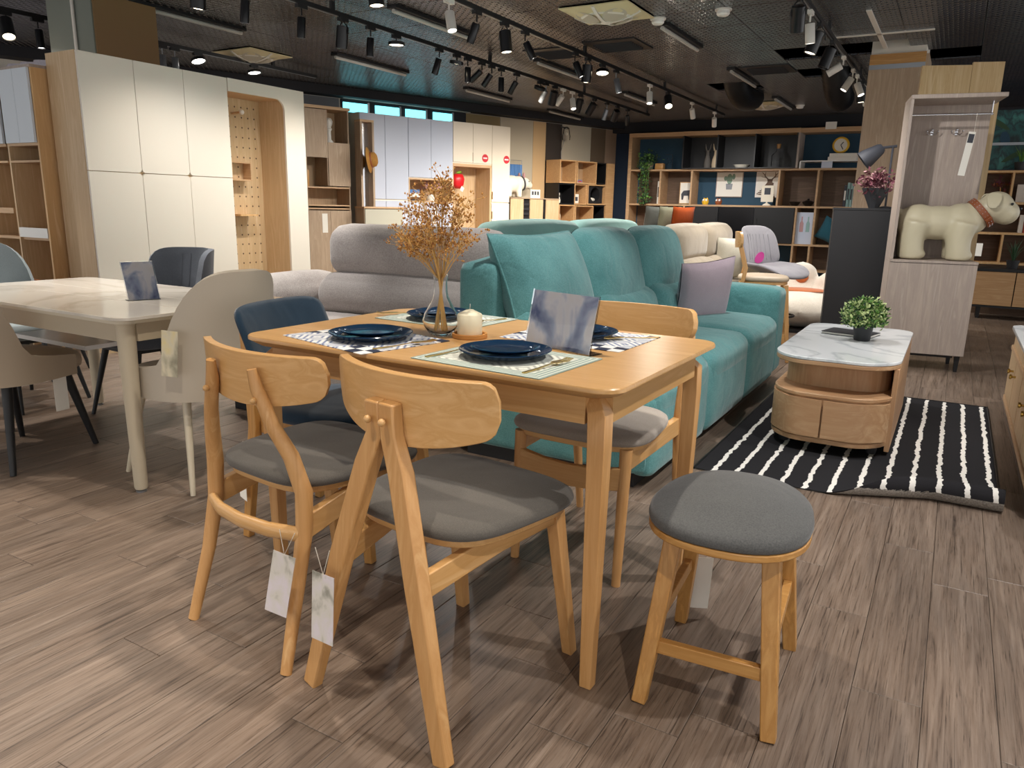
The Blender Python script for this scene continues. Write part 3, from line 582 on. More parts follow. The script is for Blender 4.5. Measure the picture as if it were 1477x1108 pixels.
def oak_chair(label, loc, rz, style, seat, tagaz=None):
    c = thing('dining_chair', label, 'chair', loc, D(rz))
    fr = {'A': 'oak_z', 'B': 'oak_z', 'C': 'oak_z'}[style]
    MB().cushion(sell(.222, .215, 3.8, 52, 0, .29, .1), .437, .472, .010).build('seat_cushion', seat, c, smooth=70)
    MB().prism(sell(.205, .2, 3.8, 40, 0, .29, .1), .42, .438).build('seat_board', 'oak', c, bevel=.003)
    if style == 'A':
        for s in (-1, 1):
            MB().bar([(s*.215, 0, 0), (s*.118, .025, .36), (s*.052, .047, .58), (s*.0215, .052, .655), (s*.0215, .047, .728)], .049, .034, (0, -1, 0), None, 0, [.82, 1, 1, .9, .86]).build('back_leg', fr, c, bevel=.004)
            MB().bar([(s*.185, .505, 0), (s*.165, .44, .43)], .036, .036, (0, 1, 0), None, 0, [.8, 1]).build('front_leg', fr, c, bevel=.003)
            MB().bar([(s*.122, .03, .355), (s*.15, .25, .395), (s*.165, .43, .405)], .022, .055).build('side_rail', 'oak_y', c, bevel=.003)
            MB().ball((s*.021, .024, .69), .0085, seg=10, rings=6).build('bolt_cap', 'oak', c)
        MB().slab(bendback(.42, .50, .632, .787, .076, .045, .04), 50, 8, .02).build('backrest', 'oak', c, smooth=60, bevel=.004)
        hang_tag(c, (-.115, -.03, .36), 10, .062, .17)
    if style == 'B':
        for s in (-1, 1):
            MB().sweep([(s*.203, 0, 0), (s*.19, .055, .2), (s*.188, .085, .34), (s*.187, .09, .44), (s*.165, .075, .53), (s*.13, .055, .60), (s*.092, .042, .69), (s*.084, .036, .738)],
                       [(.021*math.cos(2*PI*k/12), .018*math.sin(2*PI*k/12)) for k in range(12)], (0, -1, 0), None, 0, [.75, .95, 1.1, 1.15, 1.05, .95, .85, .6]).build('back_leg', fr, c, smooth=60)
            MB().bar([(s*.19, .505, 0), (s*.175, .45, .43)], .036, .036, (0, 1, 0), None, 0, [.8, 1]).build('front_leg', fr, c, bevel=.003)
            MB().bar([(s*.185, .09, .35), (s*.18, .25, .385), (s*.175, .44, .4)], .024, .06).build('side_rail', 'oak_y', c, bevel=.003)
            MB().ball((s*.098, .026, .665), .0085, seg=10, rings=6).build('bolt_cap', 'oak', c)
            MB().lathe([(0, -.001), (.012, 0), (.012, .006)], 10, None, 0, (s*.203, 0, -.001)).build('foot_pad', 'black', c)
        MB().sweep([(-.187, .075, .335), (-.1, .045, .335), (0, .035, .335), (.1, .045, .335), (.187, .075, .335)], [(.012*math.cos(2*PI*k/10), .02*math.sin(2*PI*k/10)) for k in range(10)], (0, 0, 1)).build('stretcher', 'oak', c, smooth=60)
        MB().slab(bendback(.44, .52, .64, .772, .062, .035, .04), 50, 8, .02).build('backrest', 'oak', c, smooth=60, bevel=.004)
        hang_tag(c, (.215, .012, .345), 20, .06, .165, 'print_tag', 12)
    if style == 'C':
        for s in (-1, 1):
            MB().sweep([(s*.19, -.02, 0), (s*.195, .04, .43), (s*.2, .02, .6), (s*.2, -.01, .71)], [(.019*math.cos(2*PI*k/12), .019*math.sin(2*PI*k/12)) for k in range(12)], (0, -1, 0), None, 0, [.7, 1, 1, .8]).build('back_leg', fr, c, smooth=60)
            rod((s*.18, .485, 0), (s*.18, .46, .43), .014, .02).build('front_leg', fr, c)
            MB().bar([(s*.19, .05, .405), (s*.182, .46, .395)], .024, .06).build('side_rail', 'oak_y', c, bevel=.003)
        MB().bar([(-.18, .47, .34), (-.09, .475, .325), (0, .475, .32), (.09, .475, .325), (.18, .47, .34)], .02, .07).build('front_stretcher', 'oak', c, bevel=.003)
        MB().slab(bendback(.5, .46, .685, .80, -.03, .02, .04), 50, 8, .022).build('backrest', 'oak', c, smooth=60, bevel=.004)
    return c
oak_chair('oak chair with A-shaped back legs and grey seat, nearest the viewer', (-.979, 1.108, 0), -8, 'A', 'seat_grey')
oak_chair('oak chair with curved back posts and grey seat, left of A-frame chair', (-1.474, 1.152, 0), -6.5, 'B', 'seat_grey')
oak_chair('oak chair with pale taupe seat on the sofa side of the table', (-.93, 2.46, 0), 179, 'C', 'seat_taupe')
# navy chair at the left end of the table
c = thing('dining_chair', 'navy upholstered chair with honey wood legs at the end of dining table', 'chair', (-2.0, 1.82, 0), D(-82))
MB().cushion(sell(.225, .22, 3.4, 44, 0, .27, .03), .425, .475, .012).build('seat_cushion', 'navy', c, smooth=70)
MB().bx(-.19, .19, .07, .47, .375, .43).build('seat_frame', 'honey', c, bevel=.004)
for s in (-1, 1):
    MB().bar([(s*.2, 0, 0), (s*.192, .05, .4), (s*.19, .03, .72)], .034, .032, (0, 1, 0), None, 0, [.85, 1, .85]).build('back_leg', 'honey_z', c, bevel=.003)
    MB().bar([(s*.2, .49, 0), (s*.185, .45, .4)], .036, .036, (0, 1, 0), None, 0, [.8, 1]).build('front_leg', 'honey_z', c, bevel=.003)
def navyback(u, v):
    a = (u-.5)*.46/.6; return (.6*math.sin(a), .05+.6*(1-math.cos(a))-.08*(v), .6+.19*v)
def roundmask(fn, n1, r=.3):
    def f(u, v):
        U, V = 2*u-1, 2*v-1; k = max(abs(U), abs(V))
        if k > 1e-6:
            p = (abs(U)**n1+abs(V)**n1)**(1/n1); U, V = U*k/p, V*k/p
        return fn((U+1)/2, (V+1)/2)
    return f
MB().slab(roundmask(navyback, 6), 24, 14, lambda u, v: .012+.03*(1-(2*u-1)**6)*(1-(2*v-1)**6)).build('backrest', 'navy', c, smooth=80)
tg = MB().bx(-.03, .03, -.0006, .0006, -.15, 0, TR((.235, .02, .3)) @ RZ(62)).build('price_tag', 'paper', c, smooth=0)
MB().tube([(.2, .0, .34), (.235, .02, .298), (.215, .045, .34)], .0009, 5).build('string', 'string', c)
TT = TR((.235, .02, .3)) @ RZ(62) @ RX(90)
text('Rainbow', .012, 'black', c, TT @ TR((0, -.028, .0012)))
for k, wd in enumerate((.03, .034, .026, .03)): MB().bx(-wd/2-.006, wd/2-.006, -.0018, -.0006, -.052-.01*k, -.049-.01*k, TR((.235, .02, .3)) @ RZ(62)).build('print_line', 'black_board', c, smooth=0)

# stool
c = thing('stool', 'low oak stool with domed dark grey seat, right of the table', 'stool', (-.368, 1.70, 0), D(4))
MB().cushion(sell(.178, .222, 2.35, 48, .0, -.02, -.1), .43, .470, .036).build('seat_cushion', 'stool_grey', c, smooth=70)
MB().prism(sell(.176, .22, 2.35, 48, .0, -.02, -.1), .415, .432).build('seat_board', 'honey', c, bevel=.003)
for sx, sy in ((-1,-1),(1,-1),(1,1),(-1,1)):
    MB().bar([(sx*.145, sy*.2, 0), (sx*.105, sy*.125, .417)], .036, .036, (0, 1, 0), None, 0, [.9, 1.1]).build('leg', 'honey_z', c, bevel=.003)
for sy, z in ((-1, .14), (1, .26)): MB().bar([(-.125, sy*(.2-.18*z), z), (.125, sy*(.2-.18*z), z)], .02, .032).build('stretcher', 'honey', c, bevel=.002)
for sx, z in ((-1, .2), (1, .2)): MB().bar([(sx*.126, -.16, z), (sx*.126, .16, z)], .02, .032).build('stretcher', 'honey', c, bevel=.002)
MB().bx(-.03, .03, -.0006, .0006, -.17, 0, TR((-.1, .2, .2)) @ RZ(20) @ RX(10)).build('price_tag', 'paper', c, smooth=0)

# ---- place settings
Tz = .7505
def mat_(loc, rz, m, lab):
    return tag(MB().prism(rrect(-.19, .19, -.15, .15, .004, 2), 0, .0016).build('placemat', m, None, (loc[0], loc[1], Tz), D(rz), smooth=0), lab, 'placemat', 'placemats on the dining table')
def plate_prof(r, h): return [(0, 0.0), (r*.55, 0), (r*.6, .002), (r*.82, h*.35), (r*.97, h*.9), (r, h), (r*.985, h+.0015), (r*.94, h*.93), (r*.78, h*.45), (r*.55, .006), (0, .006)]
def setting(mp, mrz, m, word, pc, forks):
    mat_(mp, mrz, m, {'mat_blue': 'blue and white mosaic', 'mat_sage': 'sage bordered'}[m]+' placemat '+word)
    z = Tz+.002
    tag(MB().lathe(plate_prof(.118, .02), 40).build('dinner_plate', 'plate_blue', None, (pc[0], pc[1], z), 0, smooth=60), 'large navy plate '+word, 'plate', 'navy dinner plates')
    tag(MB().lathe(plate_prof(.088, .014), 40).build('dessert_plate', 'plate_blue', None, (pc[0], pc[1], z+.0125), 0, smooth=60), 'small navy plate stacked '+word, 'plate', 'navy dessert plates')
    for kind, fx, fy, rz in forks:
        f = thing(kind, 'slim gold %s %s' % (kind, word), kind, (fx, fy, z), D(rz), 'gold cutlery')
        MB().bar([(0, -.1, .0015), (0, -.04, .003), (0, .02, .007)], .008, .0025, (0, 0, 1), None, 0, [1.1, .8, .6]).build('handle', 'gold', f)
        if kind == 'fork':
            fh = MB().prism(rrect(-.011, .011, .018, .045, .006, 3), .006, .008).build('fork_head', 'gold', f)
            for k in range(4): MB().bar([(-.0095+k*.0063, .043, .007), (-.0095+k*.0063, .068, .0055), (-.009+k*.006, .09, .009)], .0028, .0016).build('tine', 'gold', fh)
        else:
            MB().lathe([(0, 0), (.012, .001), (.019, .006), (.0205, .0085), (.018, .0075), (.011, .003), (0, .0022)], 20, TR((0, .05, .001)) @ Matrix.Diagonal((1, 1.55, 1, 1))).build('spoon_bowl', 'gold', f)
setting((-.93, 1.585), -4, 'mat_sage', 'on the near right place beside the acrylic sign', (-.945, 1.60), (('fork', -.795, 1.55, -8), ('spoon', -1.075, 1.57, -14)))
setting((-1.405, 1.60), -13, 'mat_blue', 'on the near left place', (-1.385, 1.60), (('fork', -1.235, 1.57, -22),))
setting((-1.44, 2.05), -4, 'mat_sage', 'on the far left place behind the vase', (-1.45, 2.035), (('fork', -1.61, 2.03, 130), ('spoon', -1.29, 2.06, 172)))
setting((-.915, 1.985), -2, 'mat_blue', 'on the far right place behind the acrylic sign', (-.925, 1.985), (('fork', -.785, 2.03, 140),))
# vase with dried flowers
v = thing('glass_vase', 'clear glass pear-shaped vase holding dried flowers', 'vase', (-1.262, 1.765, Tz))
pr = [(.0, .001), (.026, .001), (.03, .003), (.036, .01), (.05, .03), (.0535, .045), (.048, .065), (.034, .09), (.023, .112), (.0195, .13), (.0185, .155), (.0215, .176), (.0225, .178), (.0212, .1785), (.0172, .155), (.0178, .13), (.0212, .112), (.032, .09), (.046, .065), (.0512, .045), (.047, .03), (.033, .012), (.0, .009)]
MB().lathe(pr, 36).build('bowl_and_neck', 'clear_glass', v, smooth=80)
fb = thing('dried_flowers', 'bunch of golden brown dried flowers standing in the glass vase', 'dried flowers', (-1.262, 1.765, Tz))
rng = random.Random(11); buds = MB()
for k in range(26):
    a = rng.random()*2*PI; sp = .02+.11*rng.random(); h = .26+.19*rng.random()*(1.25-sp/.15)
    b0 = Vector((.02*math.cos(a+2.6), .02*math.sin(a+2.6), .014)); b1 = Vector((.007*math.cos(a), .007*math.sin(a), .165)); b2 = Vector((sp*.45*math.cos(a), sp*.45*math.sin(a), .165+(h-.165)*.5)); b3 = Vector((sp*math.cos(a), sp*math.sin(a), h))
    m = MB(); m.tube([b0, b1, b2, b3], [.0016, .0016, .0013, .0007], 5)
    for q in range(20):
        u = .25+.75*rng.random(); p = b2.lerp(b3, (u-.25)/.75) if u > .4 else b1.lerp(b2, .5+u)
        d = Vector((rng.uniform(-1, 1), rng.uniform(-1, 1), rng.uniform(.1, 1.1))).normalized()*(.02+.035*rng.random()); e = p+d+Vector((math.cos(a), math.sin(a), 0))*.01
        m.tube([p, p+d*.55+Vector((0, 0, .004)), e], [.0008, .0006, .0004], 4)
        for w_ in range(3):
            e2 = e+Vector((rng.uniform(-1, 1), rng.uniform(-1, 1), rng.uniform(-.4, 1)))*.013; s_ = .0022+.0022*rng.random()
            m.tube([e, e2], .0004, 3)
            buds.add([(e2.x, e2.y, e2.z-s_), (e2.x+s_, e2.y, e2.z), (e2.x, e2.y+s_, e2.z), (e2.x-s_, e2.y, e2.z), (e2.x, e2.y-s_, e2.z), (e2.x, e2.y, e2.z+s_*1.2)], [(0,2,1),(0,3,2),(0,4,3),(0,1,4),(5,1,2),(5,2,3),(5,3,4),(5,4,1)], None, 0 if rng.random() < .6 else 1)
    m.build('flower_stem', 'stem', fb)
bo = buds.build('seed_heads', ['bud', 'bud_dark'], fb, smooth=0); bo['kind'] = 'stuff'
cd = thing('pillar_candle', 'short ivory pillar candle on a cork coaster beside the vase', 'candle', (-1.178, 1.79, Tz+.008))
MB().lathe([(0, 0), (.0345, 0), (.036, .002), (.036, .058), (.034, .061), (.01, .073), (0, .074)], 32).build('wax_body', 'wax', cd, smooth=50)
MB().tube([(0, 0, .073), (.001, 0, .083), (.0, .001, .089)], .0009, 6).build('wick', 'string', cd)
tag(MB().lathe([(0, 0), (.049, 0), (.051, .002), (.051, .013), (.049, .014), (.044, .013), (.043, .008), (0, .008)], 32).build('coaster', 'cork', None, (-1.178, 1.79, Tz), 0), 'round cork coaster with rim under the candle', 'coaster')
def acrylic_sign(loc, rz, w, h, lab, lean=12):
    s = thing('sign_holder', lab, 'sign', loc, D(rz), 'acrylic sign holders')
    MB().bx(-w/2, w/2, -.003, -.001, 0, h, RX(-lean)).build('front_pane', 'acrylic', s, smooth=0)
    MB().bx(-w/2+.003, w/2-.003, -.0008, .0002, .003, h-.003, RX(-lean)).build('printed_card', 'print_card', s, smooth=0)
    MB().bx(-w/2, w/2, .0005, .0025, 0, h, RX(-lean)).build('back_pane', 'acrylic', s, smooth=0)
    MB().bx(-w/2, w/2, -.002, .05, 0, .002).build('foot', 'acrylic', s, smooth=0)
acrylic_sign((-.885, 1.765, Tz), -16, .235, .155, 'clear acrylic sign holder with blurred blue card on the dining table')

# ------------------------------------------------------------------ ceramic table group on the left
wx0, wx1, wy0, wy1, wz = -4.1, -2.56, 1.6, 2.42, .70
t = thing('extension_table', 'white ceramic extension table with beige metal frame at the left', 'table', ((wx0+wx1)/2, (wy0+wy1)/2, 0))
hw, hd = (wx1-wx0)/2, (wy1-wy0)/2
for a, b, nm in ((-hd, -.095, 'top_panel'), (-.091, .091, 'top_panel'), (.095, hd, 'top_panel')):
    rr = (.0, .0, .06, .06) if a == -hd else ((.06, .06, .001, .001) if b == hd else .001)
    rr = tuple(max(q, .001) for q in rr) if isinstance(rr, tuple) else rr
    MB().prism(rrect(-hw, hw, a, b, rr, 5), wz-.012, wz).build(nm, 'ceramic_table', t, bevel=.003)
MB().prism(rrect(-hw+.012, hw-.012, -hd+.012, hd-.012, .06, 5), wz-.026, wz-.0125).build('under_board', 'beige_metal', t)
for s in (-1, 1):
    MB().bx(-hw+.1, hw-.1, s*(hd-.06)-.01, s*(hd-.06)+.01, wz-.1, wz-.026).build('apron', 'beige_apron', t, smooth=0)
    MB().bx(s*(hw-.06)-.01, s*(hw-.06)+.01, -hd+.1, hd-.1, wz-.1, wz-.026).build('apron', 'beige_apron', t, smooth=0)
    for q in (-1, 1):
        MB().tube([(s*(hw-.085), q*(hd-.075), 0.012), (s*(hw-.085), q*(hd-.075), .02), (s*(hw-.085), q*(hd-.075), wz-.045), (s*(hw-.085), q*(hd-.075), wz-.027)], [.022, .025, .034, .04], 20).build('leg', 'beige_metal', t)
        MB().lathe([(0, 0), (.02, 0), (.02, .006), (.012, .012)], 16, None, 0, (s*(hw-.085), q*(hd-.075), 0)).build('levelling_foot', 'steel', t)
MB().bx(-.55, -.25, -hd+.048, -hd+.055, wz-.05, wz-.03).build('slide_handle', 'black', t, smooth=0)
MB().bx(-.6, .0, -.1, .12, .45, .47).build('hidden_leaf', 'white_gloss', t, smooth=0)
acrylic_sign((-2.97, 1.98, wz), 70, .13, .18, 'small tilted acrylic sign on the white ceramic table', 28)
def bucket_chair(label, loc, rz, mat, legm, hb=.84, sides=.50, W=.24, ribs=False, seatz=.46, tg=None, legr=.016, pe=2.3, pp=.8):
    c = thing('dining_chair', label, 'chair', loc, D(rz))
    MB().cushion(sell(W-.005, .23, 3.2, 40, 0, .24, .04), seatz-.075, seatz, .014).build('seat_cushion', mat, c, smooth=75)
    def f(u, v):
        a = (u-.5)*2; th = a*1.75; e = abs(a)
        zt = sides+(hb-sides)*max(0, 1-(e/.68)**pe)**pp if e < .68 else sides-.04*((e-.68)/.32)
        zb = seatz-.085; z = zb+(zt-zb)*v; k = .02+.09*v*(1-e*.6); ex = 2/2.7; tc = min(abs(th), PI/2)
        x = math.copysign((W+.012)*math.sin(tc)**ex, a); y = .22-.25*math.cos(tc)**ex+max(0, abs(th)-PI/2)*.5
        return (x, y-k*max(0, 1-e), z)
    MB().slab(f, 36, 10, .03).build('shell_back', mat, c, smooth=80)
    if ribs:
        for q in range(-3, 4):
            m = MB(); m.tube([f(.5+q*.052, v_) + Vector((0, .0, 0)) if 0 else (f(.5+q*.052, v_)[0], f(.5+q*.052, v_)[1]+.016, f(.5+q*.052, v_)[2]) for v_ in (.35, .55, .75, .93)], .004, 5); m.build('seam', mat, c)
    m = MB().bx(-.17, .17, .05, .42, seatz-.1, seatz-.074); m.build('seat_frame', legm, c, smooth=0)
    for sx in (-1, 1):
        for y0, y1 in ((0, .08), (.46, .38)): MB().tube([(sx*.205, y0, 0), (sx*.15, y1, seatz-.085)], [legr*.62, legr*1.1], 12).build('leg', legm, c)
    if tg: MB().bx(-.03, .03, -.0006, .0006, -.17, 0, TR(tg[0]) @ RZ(tg[1]) @ RY(tg[3])).build('price_tag', tg[2], c, smooth=0)
    return c
bucket_chair('beige leather high-back chair seen from behind at the white table', (-2.42, 1.955, 0), 86, 'leather_beige', 'beige_metal', .87, .52, .235, tg=((-.262, -.03, .66), -58, 'print_tag_yellow', 5), pe=2.6)
bucket_chair('dark slate ribbed chair on the far side of the white table', (-3.62, 2.66, 0), 176, 'chair_slate', 'black', .865, .66, .25, True, pe=7, pp=.45)
bucket_chair('light grey chair at the far left end of the white table', (-4.62, 2.12, 0), -80, 'chair_grey', 'black', .88, .55, .26, pe=3.5, pp=.6)
bucket_chair('tan leather chair with black legs cropped by the left edge', (-3.42, 1.43, 0), 18, 'leather_tan', 'black', .86, .50, .26, tg=((.275, .22, .40), 78, 'paper', 0), legr=.02, pe=2.6)
bucket_chair('brown leather chair peeking out behind the light grey chair', (-5.25, 2.45, 0), -60, 'brown_leather', 'black', .86, .6, .25)

# ------------------------------------------------------------------ sofas
def pillow(root, name, mat, c, w, h, th, T, n=18, rn=0):
    m = MB()
    for s in (1, -1):
        vs = []; fs = []
        for i in range(n+1):
            for j in range(n+1):
                u, v = 2*i/n-1, 2*j/n-1; e = max(0, (1-u*u)*(1-v*v)); pinch = 1-.07*(1-abs(u)**1.5)*abs(v)**3; pinch2 = 1-.07*(1-abs(v)**1.5)*abs(u)**3
                if rn:
                    kk = max(abs(u), abs(v)); pn = (abs(u)**rn+abs(v)**rn)**(1/rn) if kk > 1e-6 else 1; q_ = kk/pn if kk > 1e-6 else 1
                    vs.append((u*q_*w/2, s*(th/2*max(0, 1-kk**2.6)**.5+.004), v*q_*h/2-.03*(v < 0)*(1-u*u)*v*v)); continue
                vs.append((u*w/2*pinch2, s*(th/2*e**.42+.004), v*h/2*pinch))
        for i in range(n):
            for j in range(n):
                a = i*(n+1)+j; q = (a, a+n+1, a+n+2, a+1); fs.append(q if s < 0 else q[::-1])
        m.add(vs, fs, T)
    o = m.build(name, mat, root, smooth=80)
    return o
def piping(root, mat, w, h, T, r=.006):
    P = []
    for i in range(49):
        a = i/48*4; s = int(a) % 4; f = a-int(a); u, v = [(-1+2*f, -1), (1, -1+2*f), (1-2*f, 1), (-1, 1-2*f)][s]
        pinch = 1-.07*(1-abs(u)**1.5)*abs(v)**3; pinch2 = 1-.07*(1-abs(v)**1.5)*abs(u)**3; P.append(T @ Vector((u*w/2*pinch2, 0, v*h/2*pinch)))
    return MB().tube(P, r, 6).build('piping', mat, root, smooth=80)
# teal sofa: runs along +y, faces +x
t = thing('sofa', 'teal fabric three-seat sofa with loose back cushions behind dining table', 'sofa', (-1.9, 2.745, 0))
MB().bx(.06, .88, .04, 2.6, 0.0, .06).build('plinth', 'black', t, smooth=0)
MB().rbox((.48, 1.3, .23), (.93, 2.58, .36), .05, 8).build('base', 'teal', t, smooth=70)
MB().rbox((.11, 1.3, .55), (.22, 2.58, .70), .07, 8).build('back_frame', 'teal', t, smooth=70)
for k in range(3):
    y = .02+.79*k+.395
    MB().rbox((.60, y, .365), (.72, .785, .19), .075, 10, (.02, .0, .025)).build('seat_cushion', 'teal', t, smooth=80)
    MB().rbox((.905, y, .225), (.11, .775, .37), .05, 8, (.02, 0, 0)).build('front_panel', 'teal', t, smooth=80)
    T = TR((.33, y, .53)) @ RY(-14); MB().rbox((0, 0, 0), (.2, .77, .3), .09, 10, (.03, 0, .02), T).build('lumbar_cushion', 'teal', t, smooth=80)
    T = TR((.215 + (.03 if k == 0 else 0), y+(.02 if k == 0 else 0), .77)) @ RY(-15 - (6 if k == 0 else 0)) @ RZ(90); 
    p = pillow(t, 'back_cushion', 'teal', None, .79, .50, .24, T, 20) if k == 0 else pillow(t, 'back_cushion', 'teal', None, .82, .52, .27, T, 24, 4.5)
    if k == 0: piping(p, 'teal', .79, .50, T)
MB().rbox((.50, 2.53, .34), (.90, .24, .58), .045, 10, (0, .012, .015)).build('armrest', 'teal', t, smooth=80)
tag(pillow(None, 'throw_pillow', 'mauve', None, .42, .42, .15, TR((-1.33, 4.70, .625)) @ RZ(58) @ RX(14) @ RY(-6), 20), 'mauve square throw pillow leaning on the teal sofa armrest', 'pillow')
# pale teal sofa back to back with it, facing -x
t = thing('sofa', 'pale teal sofa standing back to back with the teal sofa', 'sofa', (-2.2, 3.72, 0))
MB().rbox((-.5, 1.15, .24), (.92, 2.3, .42), .05, 6).build('base', 'teal_pale', t, smooth=70)
for k in range(2): MB().rbox((-.16, .03+1.13*k+.55, .66), (.26, 1.12, .74), .1, 10, (.02, 0, .02)).build('backrest', 'teal_pale', t, smooth=80)
for k in range(2): MB().rbox((-.6, .2+.98*k+.48, .44), (.66, .95, .14), .06, 6).build('seat_cushion', 'teal_pale', t, smooth=80)
for y in (.1, 2.2): MB().rbox((-.5, y, .34), (.9, .2, .56), .07, 6).build('armrest', 'teal_pale', t, smooth=80)
# grey sofa facing the viewer
t = thing('sofa', 'light grey fabric sofa with thick headrest roll behind navy chair', 'sofa', (-2.75, 2.62, 0))
MB().bx(-.60, .68, .1, .9, 0, .08).build('plinth', 'black', t, smooth=0)
MB().rbox((.045, .5, .22), (1.37, .92, .28), .05, 6).build('base', 'sofa_grey', t, smooth=70)
MB().rbox((.1, .34, .42), (1.2, .62, .18), .07, 8, (0, 0, .02)).build('seat_cushion', 'sofa_grey', t, smooth=80)
MB().rbox((.15, .70, .60), (1.2, .30, .26), .12, 10, (0, .02, .03), None).build('lumbar_roll', 'sofa_grey', t, smooth=80)
MB().rbox((.18, .74, .855), (1.18, .24, .31), .115, 12, (0, .01, .0)).build('headrest', 'sofa_grey', t, smooth=80)
MB().rbox((-.6, .61, .50), (.34, .66, .42), .15, 12, (0, .0, .02)).build('armrest', 'sofa_grey', t, smooth=80)
MB().bx(-.43, -.415, .76, .80, .80, .84).build('brand_tab', 'black', t, smooth=0)
# beige sofa further along
t = thing('sofa', 'beige sofa with plump headrests beyond the teal sofa', 'sofa', (-2.15, 5.78, 0))
MB().rbox((.33, .85, .24), (.62, 1.7, .42), .06, 6).build('base', 'sofa_beige', t, smooth=70)
for k in range(2):
    MB().rbox((.45, .02+.83*k+.41, .42), (.36, .82, .2), .08, 8).build('seat_cushion', 'sofa_beige', t, smooth=80)
    MB().rbox((.28, .02+.83*k+.41, .58), (.25, .81, .3), .1, 8, (.02, 0, .02), None).build('lumbar_cushion', 'sofa_beige', t, smooth=80)
    MB().rbox((.19, .02+.83*k+.41, .85), (.22, .80, .32), .1, 10, (.02, 0, .01)).build('headrest', 'sofa_beige', t, smooth=80)
MB().rbox((.33, 1.62, .36), (.6, .2, .56), .08, 8).build('armrest', 'sofa_beige', t, smooth=80)
tag(pillow(None, 'throw_pillow', 'cream_fab', None, .5, .38, .15, TR((-1.66, 6.95, .71)) @ RZ(40) @ RX(12), 14), 'cream textured pillow on the beige sofa behind bar chair', 'pillow')
# far bench sofa with three pillows
t = thing('sofa', 'dark far sofa under the back shelving holding three pillows', 'sofa', (-3.9, 11.0, 0))
MB().rbox((0, .45, .22), (1.5, .9, .4), .05, 6).build('base', 'panel_brown', t, smooth=70); MB().rbox((0, .75, .6), (1.5, .25, .5), .08, 6).build('backrest', 'panel_brown', t, smooth=70)
for k, (x, m, nm) in enumerate(((-4.06, 'grey_pil', 'grey'), (-3.84, 'sage_pil', 'pale sage'), (-3.63, 'orange_pil', 'bright orange'))):
    tag(pillow(None, 'throw_pillow', m, None, .42, .42, .15, TR((x, 11.35, .97)) @ RZ(58) @ RX(8), 12), '%s pillow standing in the row of three on the far sofa' % nm, 'pillow')

# ------------------------------------------------------------------ rug and coffee table
r = thing('rug', 'black rug with wavy white stripes under the coffee table', 'rug', (-.29, 4.17, 0))
def rugf(u, v):
    x, y = -.585+1.17*u, -1.02+2.04*v; z = .006
    # curled near right corner
    d = min(.16, (x+.02)*.45)+(-(y+1.02)+.02)*1.0
    if d > 0 and x > -.1:
        R = .042; a = d/R
        if a < 4.2: return (x-.0, y+(d-R*math.sin(a)), z+R*(1-math.cos(a)))
        return (x, y+d-R*math.sin(4.2), z+R*(1-math.cos(4.2)))
    return (x, y, z)
m = MB(); nu, nv = 40, 120; vs = []; 
for i in range(nu+1):
    for j in range(nv+1): vs.append(rugf(i/nu, (j/nv)**1.6))
fs = [(i*(nv+1)+j, (i+1)*(nv+1)+j, (i+1)*(nv+1)+j+1, i*(nv+1)+j+1) for i in range(nu) for j in range(nv)]
m.add(vs, fs); m.add([(x, y, z-.0045) for x, y, z in vs], [f[::-1] for f in fs], None, 1)
ro = m.build('pile', ['rug', 'rug_back'], r, smooth=80)
E_ = MB(); E_.tube([(-.585, -1.02, .005), (-.585, 1.02, .005), (.585, 1.02, .005), (.585, -.8, .005)], .006, 6); E_.build('bound_edge', 'black', r)

c = thing('coffee_table', 'oval-ended oak coffee table with white marble top on the rug', 'coffee table', (-.42, 4.31, .008))
def cto(y0, y1, hw, r): return rrect(-hw, hw, y0, y1, (r*.7, r*.7, r, r), 8)
def bow(poly, y0, k=.05, hw=.28): return [(x, y-(k*(1-(x/hw)**2) if y < y0+.14 else 0)) for x, y in poly]
top = bow(cto(-.59, .62, .28, .15), -.59)
MB().prism(top, .44, .455).build('stone_top', 'marble_white', c, bevel=.003)
MB().prism([(x*.995, y*.998) for x, y in top], .418, .4395).build('top_board', 'coffee_oak_x', c, bevel=.004)
low = bow(cto(-.60, .6, .265, .15), -.60, .05, .265)
MB().prism(low, .075, .268).build('cabinet_body', 'coffee_oak_x', c)
MB().prism([(x*1.015, y*1.008) for x, y in low], .2685, .288).build('middle_board', 'coffee_oak_x', c, bevel=.004)
MB().prism([(x*1.012, y*1.006) for x, y in low], .05, .0745).build('base_board', 'coffee_oak_x', c, bevel=.004)
inner = [(x*.9, (y+.12 if y < -.3 else y)) for x, y in cto(-.6, .6, .265, .16)]
MB().prism(inner, .2885, .4178).build('recess_wall', 'coffee_oak', c)
MB().bx(.255, .277, -.50, .55, .02, .4178).build('side_panel', 'coffee_oak', c, bevel=.002)
